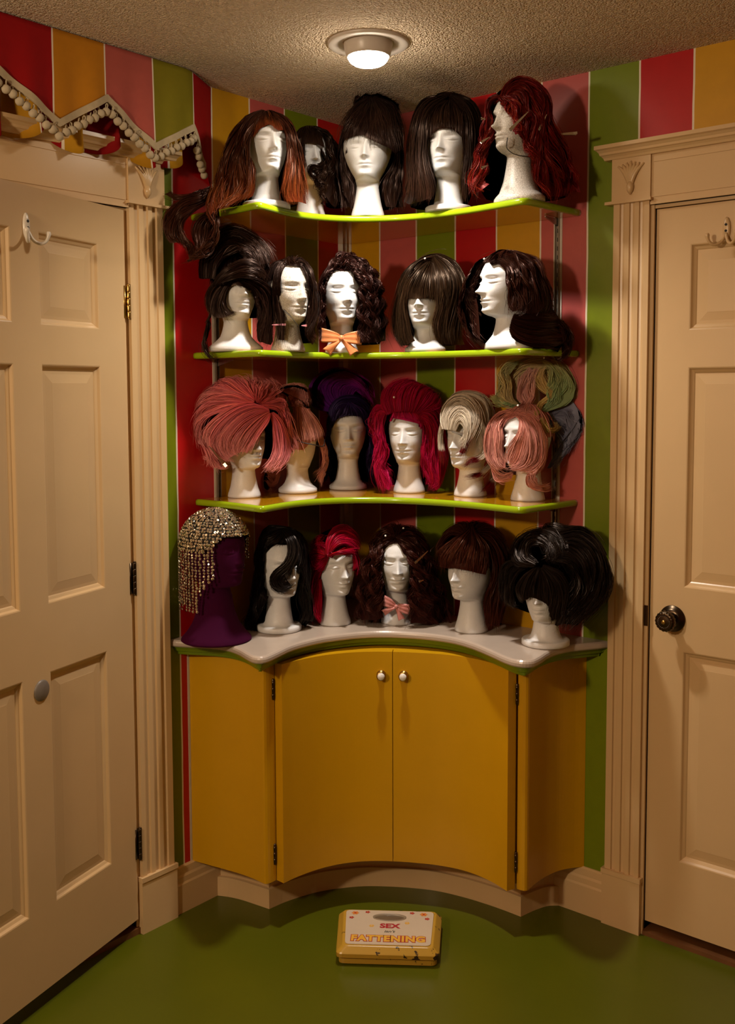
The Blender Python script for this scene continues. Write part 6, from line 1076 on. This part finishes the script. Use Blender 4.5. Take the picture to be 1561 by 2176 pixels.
def ribbon_bow(h, cen, size, mat, label, tilt=0.0):
    b0, rv, dv = localframe(h); c = loc2w(h, cen); t = Thing('ribbon_bow', tuple(c), label, 'bow')
    W = lambda x, y, z: c + rv * (x * math.cos(tilt) - z * math.sin(tilt)) * size + dv * y * size + np.array([0, 0, (z * math.cos(tilt) + x * math.sin(tilt)) * size])
    for sg in (-1, 1):
        lo_ = []
        for u in np.linspace(0, 1, 22):      # closed loop seen from the side
            a = u * 2 * math.pi; x = sg * (.05 + .48 * (1 - math.cos(a)) / 2 * 1.9); y = .16 * math.sin(a); hw = .07 + .27 * math.sin(math.pi * u) ** .8
            lo_.append([W(x, y + .02 * math.sin(7 * f + u * 5), .10 + f * hw + .10 * abs(x)) for f in np.linspace(-1, 1, 9)])
        g = G().loft(lo_, False); o = t.part('loop', g.V, g.F, mat, True)
        o.modifiers.new('thickness', 'SOLIDIFY').thickness = .0012
        lo_ = []
        for u in np.linspace(0, 1, 12):
            x = sg * (.04 + .62 * u); z = .02 - .62 * u ** 1.2; hw = .07 + .17 * u
            lo_.append([W(x + f * hw * .8, .10 + .05 * math.sin(3 * u + f * 2), z + sg * f * hw * .55 + (.07 * (1 - abs(f)) if u > .95 else 0)) for f in np.linspace(-1, 1, 7)])
        g = G().loft(lo_, False); o = t.part('tail', g.V, g.F, mat, True); o.modifiers.new('thickness', 'SOLIDIFY').thickness = .0012
    g = G().lathe([(.02 * size, -.15 * size), (.10 * size, -.12 * size), (.125 * size, 0), (.10 * size, .12 * size), (.02 * size, .15 * size)], W(0, .14, .10), (0, 0, 1), 16); t.part('knot', g.V, g.F, mat, True)
    return t
def satin(name, c):
    t = NT(name); nz = t.noise(40, 3); t.set(Base_Color=t.mix(nz, c, tuple(x * .75 for x in c[:3]) + (1,)), Roughness=.45, Sheen_Weight=.3); t.bump(t.noise(25, 3), .4, .003); return t.m
M['bow_orange'] = satin('orange satin', (.80, .26, .08, 1)); M['bow_pink'] = satin('pink tulle', (.62, .22, .20, 1))
for h, cen, size, mt, label, tilt in BOWS: ribbon_bow(h, cen, size, M[mt], label, tilt)

# ------------------------------------------------------------------ purple velvet bust with crystal cap
PX, PY, PZ, PS, PC = .108, -.700, .829, 1.22, 16.3
pphi = math.radians(-43.0 + 48)
o = head_mesh('mannequin_head', PS, PC, 'velvet', M['velvet'], .35); o.location = (PX, PY, PZ); o.rotation_euler = (0, 0, pphi)
tag(o, 'purple velvet covered bust under the crystal cap at the left of the countertop', 'mannequin head')
cp_ = Thing('beaded_cap', (PX, PY, PZ + .3), 'champagne crystal beaded cap with hanging strings on the purple bust', 'beaded cap')
def gem(g, c, r, n_):
    n_ = Vector(n_).normalized(); u = n_.orthogonal().normalized(); v = n_.cross(u); c = Vector(c); a0 = rng.random() * 6
    ring = [c + (u * math.cos(a0 + k * math.pi / 3) + v * math.sin(a0 + k * math.pi / 3)) * r for k in range(6)]
    tb = [c + n_ * r * .55 + (u * math.cos(a0 + k * math.pi / 3 + .5) + v * math.sin(a0 + k * math.pi / 3 + .5)) * r * .55 for k in range(6)]
    g.add([tuple(x) for x in ring + tb + [c - n_ * r * .5]], [(k, (k + 1) % 6, 6 + (k + 1) % 6, 6 + k) for k in range(6)] + [tuple(range(6, 12))] + [((k + 1) % 6, k, 12) for k in range(6)])
czc = PC + 9.2 * PS; rf, rb, rs, rz = 9.4 * PS, 9.6 * PS, 7.1 * PS, 8.9 * PS
def cap_pt(th, el):
    f = math.cos(th) * math.cos(el); x = (rf if f > 0 else rb) * f; y = rs * math.sin(th) * math.cos(el); z = rz * math.sin(el)
    c, s_ = math.cos(pphi), math.sin(pphi)
    P = np.array([PX + (x * c - y * s_) / 100, PY + (x * s_ + y * c) / 100, PZ + (czc + z) / 100])
    P[0] = max(P[0], .012); return P
cen_ = np.array([PX, PY, PZ + czc / 100])
g = G()
hair_el = lambda th: .33 if abs(th) < .75 else (.33 - (abs(th) - .75) * .75 if abs(th) < 1.3 else -.08)
el = 1.5
while el > -.12:
    n_ = max(4, int(2 * math.pi * 8.7 * PS * math.cos(el) / .92))
    for k in range(n_):
        th = -math.pi + 2 * math.pi * (k + rng.random() * .5) / n_
        if el < hair_el(th): continue
        p_ = cap_pt(th, el + rng.normal(0, .01)); gem(g, p_, rng.uniform(.0042, .0058), p_ - cen_ + rng.normal(0, .035, 3))
    el -= .92 / (8.9 * PS)
cp_.part('crystal_beads', g.V, g.F, M['crystal'], False, None, None, None, 'stuff')
lin = []; nb_ = 26
for e in np.linspace(1.55, -.10, nb_): lin.append([tuple(cen_ + (cap_pt(th, e if e > hair_el(th) else hair_el(th) + .02) - cen_) * .955) for th in np.linspace(-math.pi, math.pi, 48, endpoint=False)])
gl = G().loft(lin, True, False, False); cp_.part('net_cap', gl.V, gl.F, M['dark'], True)
nst = 52
for k in range(nst):
    th = -math.pi + 2 * math.pi * (k + .5) / nst
    if abs(th) < .95: continue
    g = G(); e0 = hair_el(th); p_ = cap_pt(th, e0); ln_ = (.17 if th < 0 else .10) * (1 if abs(th) > 1.5 else .45 + .5 * (abs(th) - .95)) + rng.uniform(-.012, .012)
    nrm = p_ - cen_; nrm[2] = 0; zz = 0
    while zz < ln_:
        gem(g, (p_[0] + rng.normal(0, .0009), p_[1] + rng.normal(0, .0009), p_[2] - zz), rng.uniform(.0036, .0050), nrm + rng.normal(0, .03, 3)); zz += .0085
    cp_.part('bead_string', g.V, g.F, M['crystal'])

# ------------------------------------------------------------------ bathroom scale
SC = np.array([.600, -.515]); ux = np.array([.803, .596]); uy = np.array([-.596, .803])
def sw(x, y, z): q = SC + ux * x * 1.10 + uy * y; return (q[0], q[1], z)
sc_ = Thing('bathroom_scale', (SC[0], SC[1], 0), 'yellow vintage bathroom scale with white printed mat on the green floor', 'scale')
def mk_enamel():
    t = NT('chipped yellow enamel'); nz = t.noise(38, 5, None, .65); n2 = t.noise(9, 2)
    geo = t.new('ShaderNodeNewGeometry'); edge = t.math('GREATER_THAN', geo.outputs['Pointiness'], .56)
    chip = t.math('GREATER_THAN', t.math('MULTIPLY', nz, t.math('ADD', n2, .45)), .64)
    t.set(Base_Color=t.mix(chip, (.46, .27, .03, 1), (.03, .015, .008, 1)), Roughness=.3); return t.m
M['enamel'] = mk_enamel()
def rr(w0, w1, dep, r, n=5):
    """rounded trapezoid outline: front width w0, back width w1"""
    cs = [(w0 / 2, -dep / 2), (w1 / 2, dep / 2), (-w1 / 2, dep / 2), (-w0 / 2, -dep / 2)]; out = []
    for (cx, cy), a0 in zip(cs, (-90, 0, 90, 180)):
        sx, sy = (1 if cx > 0 else -1), (1 if cy > 0 else -1)
        for k in range(n): a = math.radians(a0 + 90 * k / (n - 1)); out.append((cx - sx * r + r * math.cos(a), cy - sy * r + r * math.sin(a)))
    return out
def rloft(specs): return G().loft([[sw(x, y, z) for x, y in rr(w0, w1, d, r)] for w0, w1, d, r, z in specs], True, True, True)
g = rloft([(.236, .25, .20, .012, .002), (.242, .256, .206, .014, .004), (.242, .256, .206, .014, .018), (.238, .252, .202, .012, .020)]); sc_.part('base', g.V, g.F, M['enamel'])
g = rloft([(.246, .262, .212, .012, .022), (.254, .270, .220, .015, .0235), (.254, .270, .220, .015, .034), (.250, .266, .216, .014, .037), (.226, .244, .196, .014, .050), (.222, .240, .192, .014, .051)]); pf = sc_.part('platform', g.V, g.F, M['enamel'])
for dx, dy in ((-.09, -.07), (.09, -.07), (-.09, .07), (.09, .07)):
    g = G().lathe([(.010, 0), (.010, .003)], sw(dx, dy, 0), (0, 0, 1), 12); sc_.part('foot', g.V, g.F, M['black'])
M['mat'] = paint('white vinyl mat', (.58, .48, .36, 1), .5, .12, .1, 12); M['ink_red'] = paint('red ink', (.38, .02, .03, 1), .5, .1, 0); M['ink_yel'] = paint('yellow ink', (.72, .40, .04, 1), .5, .1, 0)
M['ink_org'] = paint('orange ink', (.66, .22, .03, 1), .5, .1, 0); M['ink_dk'] = paint('dark ink', (.02, .03, .02, 1), .5, .1, 0)
# mat with an oval hole for the dial
out_ = rr(.212, .228, .182, .012, 6); hc, ha, hb = .052, .042, .019
q_ = np.array(out_ + out_[:1]); L0 = np.r_[0, np.cumsum(np.linalg.norm(np.diff(q_, axis=0), axis=1))]; u_ = np.linspace(0, L0[-1], 121)[:-1]
out_ = [(float(np.interp(u, L0, q_[:, 0])), float(np.interp(u, L0, q_[:, 1]))) for u in u_]
ang0 = [math.atan2((y - hc) / .03, x / .05) for x, y in out_]
# fan between the outer outline and the oval hole
hole = [(ha * math.cos(a), hc + hb * math.sin(a)) for a in ang0]
z0, z1 = .0511, .0530
g = G().loft([[sw(x, y, z0) for x, y in hole], [sw(x, y, z0) for x, y in out_], [sw(x, y, z1) for x, y in out_], [sw(x, y, z1) for x, y in hole], [sw(x, y, z0) for x, y in hole]], True)
mt_ = sc_.part('mat', g.V, g.F, M['mat'])
L_ = np.linspace(0, 2 * math.pi, 40, endpoint=False)
g = G().loft([[sw(ha * 1.03 * math.cos(a), hc + hb * 1.03 * math.sin(a), .0529) for a in L_], [sw(ha * 1.03 * math.cos(a), hc + hb * 1.03 * math.sin(a), .0552) for a in L_], [sw(ha * .95 * math.cos(a), hc + hb * .93 * math.sin(a), .0552) for a in L_], [sw(ha * .90 * math.cos(a), hc + hb * .86 * math.sin(a), .0515) for a in L_]], True)
M['bezel'] = paint('dull bezel', (.30, .24, .16, 1), .3, .2, 0); sc_.part('dial_bezel', g.V, g.F, M['bezel'], True, pf)
g = G().add([sw(ha * .92 * math.cos(a), hc + hb * .90 * math.sin(a), .0518) for a in L_], [tuple(range(40))]); M['dialglass'] = paint('dusty dial glass', (.16, .12, .08, 1), .12, .3, 0, 20); sc_.part('dial_glass', g.V, g.F, M['dialglass'], False, pf)
def words(txt, x, y, size, off, z, mat, name='lettering', shear=0, space=1.0, sx=1.0, bend=None):
    cu = bpy.data.curves.new('txt', 'FONT'); cu.body = txt; cu.size = size; cu.align_x = 'CENTER'; cu.offset = off; cu.shear = shear; cu.space_character = space; cu.resolution_u = 4
    to_ = bpy.data.objects.new('txt', cu); COL.objects.link(to_); dg_ = bpy.context.evaluated_depsgraph_get(); me = bpy.data.meshes.new_from_object(to_.evaluated_get(dg_))
    V = []
    for v_ in me.vertices:
        px, py = v_.co.x * sx, v_.co.y
        if bend: py += bend * px * px
        V.append(sw(x + px, y + py, z))
    F = [tuple(p_.vertices) for p_ in me.polygons]; bpy.data.objects.remove(to_); bpy.data.curves.remove(cu); bpy.data.meshes.remove(me)
    return sc_.part(name, V, F, mat, False, mt_)
words('SEX', .002, -.004, .032, .0016, .0532, M['ink_red'], sx=.92, space=1.02)
words("isn't", .002, -.028, .0165, .0003, .0532, M['ink_dk'], shear=.25)
words('FATTENING', .0, -.074, .040, .0042, .0532, M['ink_red'], sx=.80, space=1.10)
words('FATTENING', .0, -.074, .040, .0020, .0536, M['ink_yel'], sx=.80, space=1.10)
def flower(x, y, r, n_, mat, cmat):
    V = [sw(x + r * (.62 + .38 * abs(math.cos(n_ * a / 2))) * math.cos(a), y + r * (.62 + .38 * abs(math.cos(n_ * a / 2))) * math.sin(a), .0533) for a in np.linspace(0, 2 * math.pi, 50, endpoint=False)]
    f = sc_.part('flower', V, [tuple(range(50))], mat, False, mt_)
    V = [sw(x + r * .3 * math.cos(a), y + r * .3 * math.sin(a), .0536) for a in np.linspace(0, 2 * math.pi, 12, endpoint=False)]
    sc_.part('flower', V, [tuple(range(12))], cmat, False, mt_)
for x, y, r, n_, a, b in ((-.090, .074, .010, 6, 'ink_org', 'ink_red'), (-.058, .080, .0068, 5, 'ink_red', 'ink_org'), (-.098, .048, .0068, 5, 'ink_red', 'ink_org'), (.058, .080, .0068, 5, 'ink_red', 'ink_org'), (.088, .074, .010, 6, 'ink_org', 'ink_red'), (.097, .050, .0068, 5, 'ink_red', 'ink_org'), (-.044, .005, .0068, 6, 'ink_yel', 'mat'), (.046, .024, .0068, 6, 'ink_yel', 'mat')): flower(x, y, r, n_, M[a], M[b])
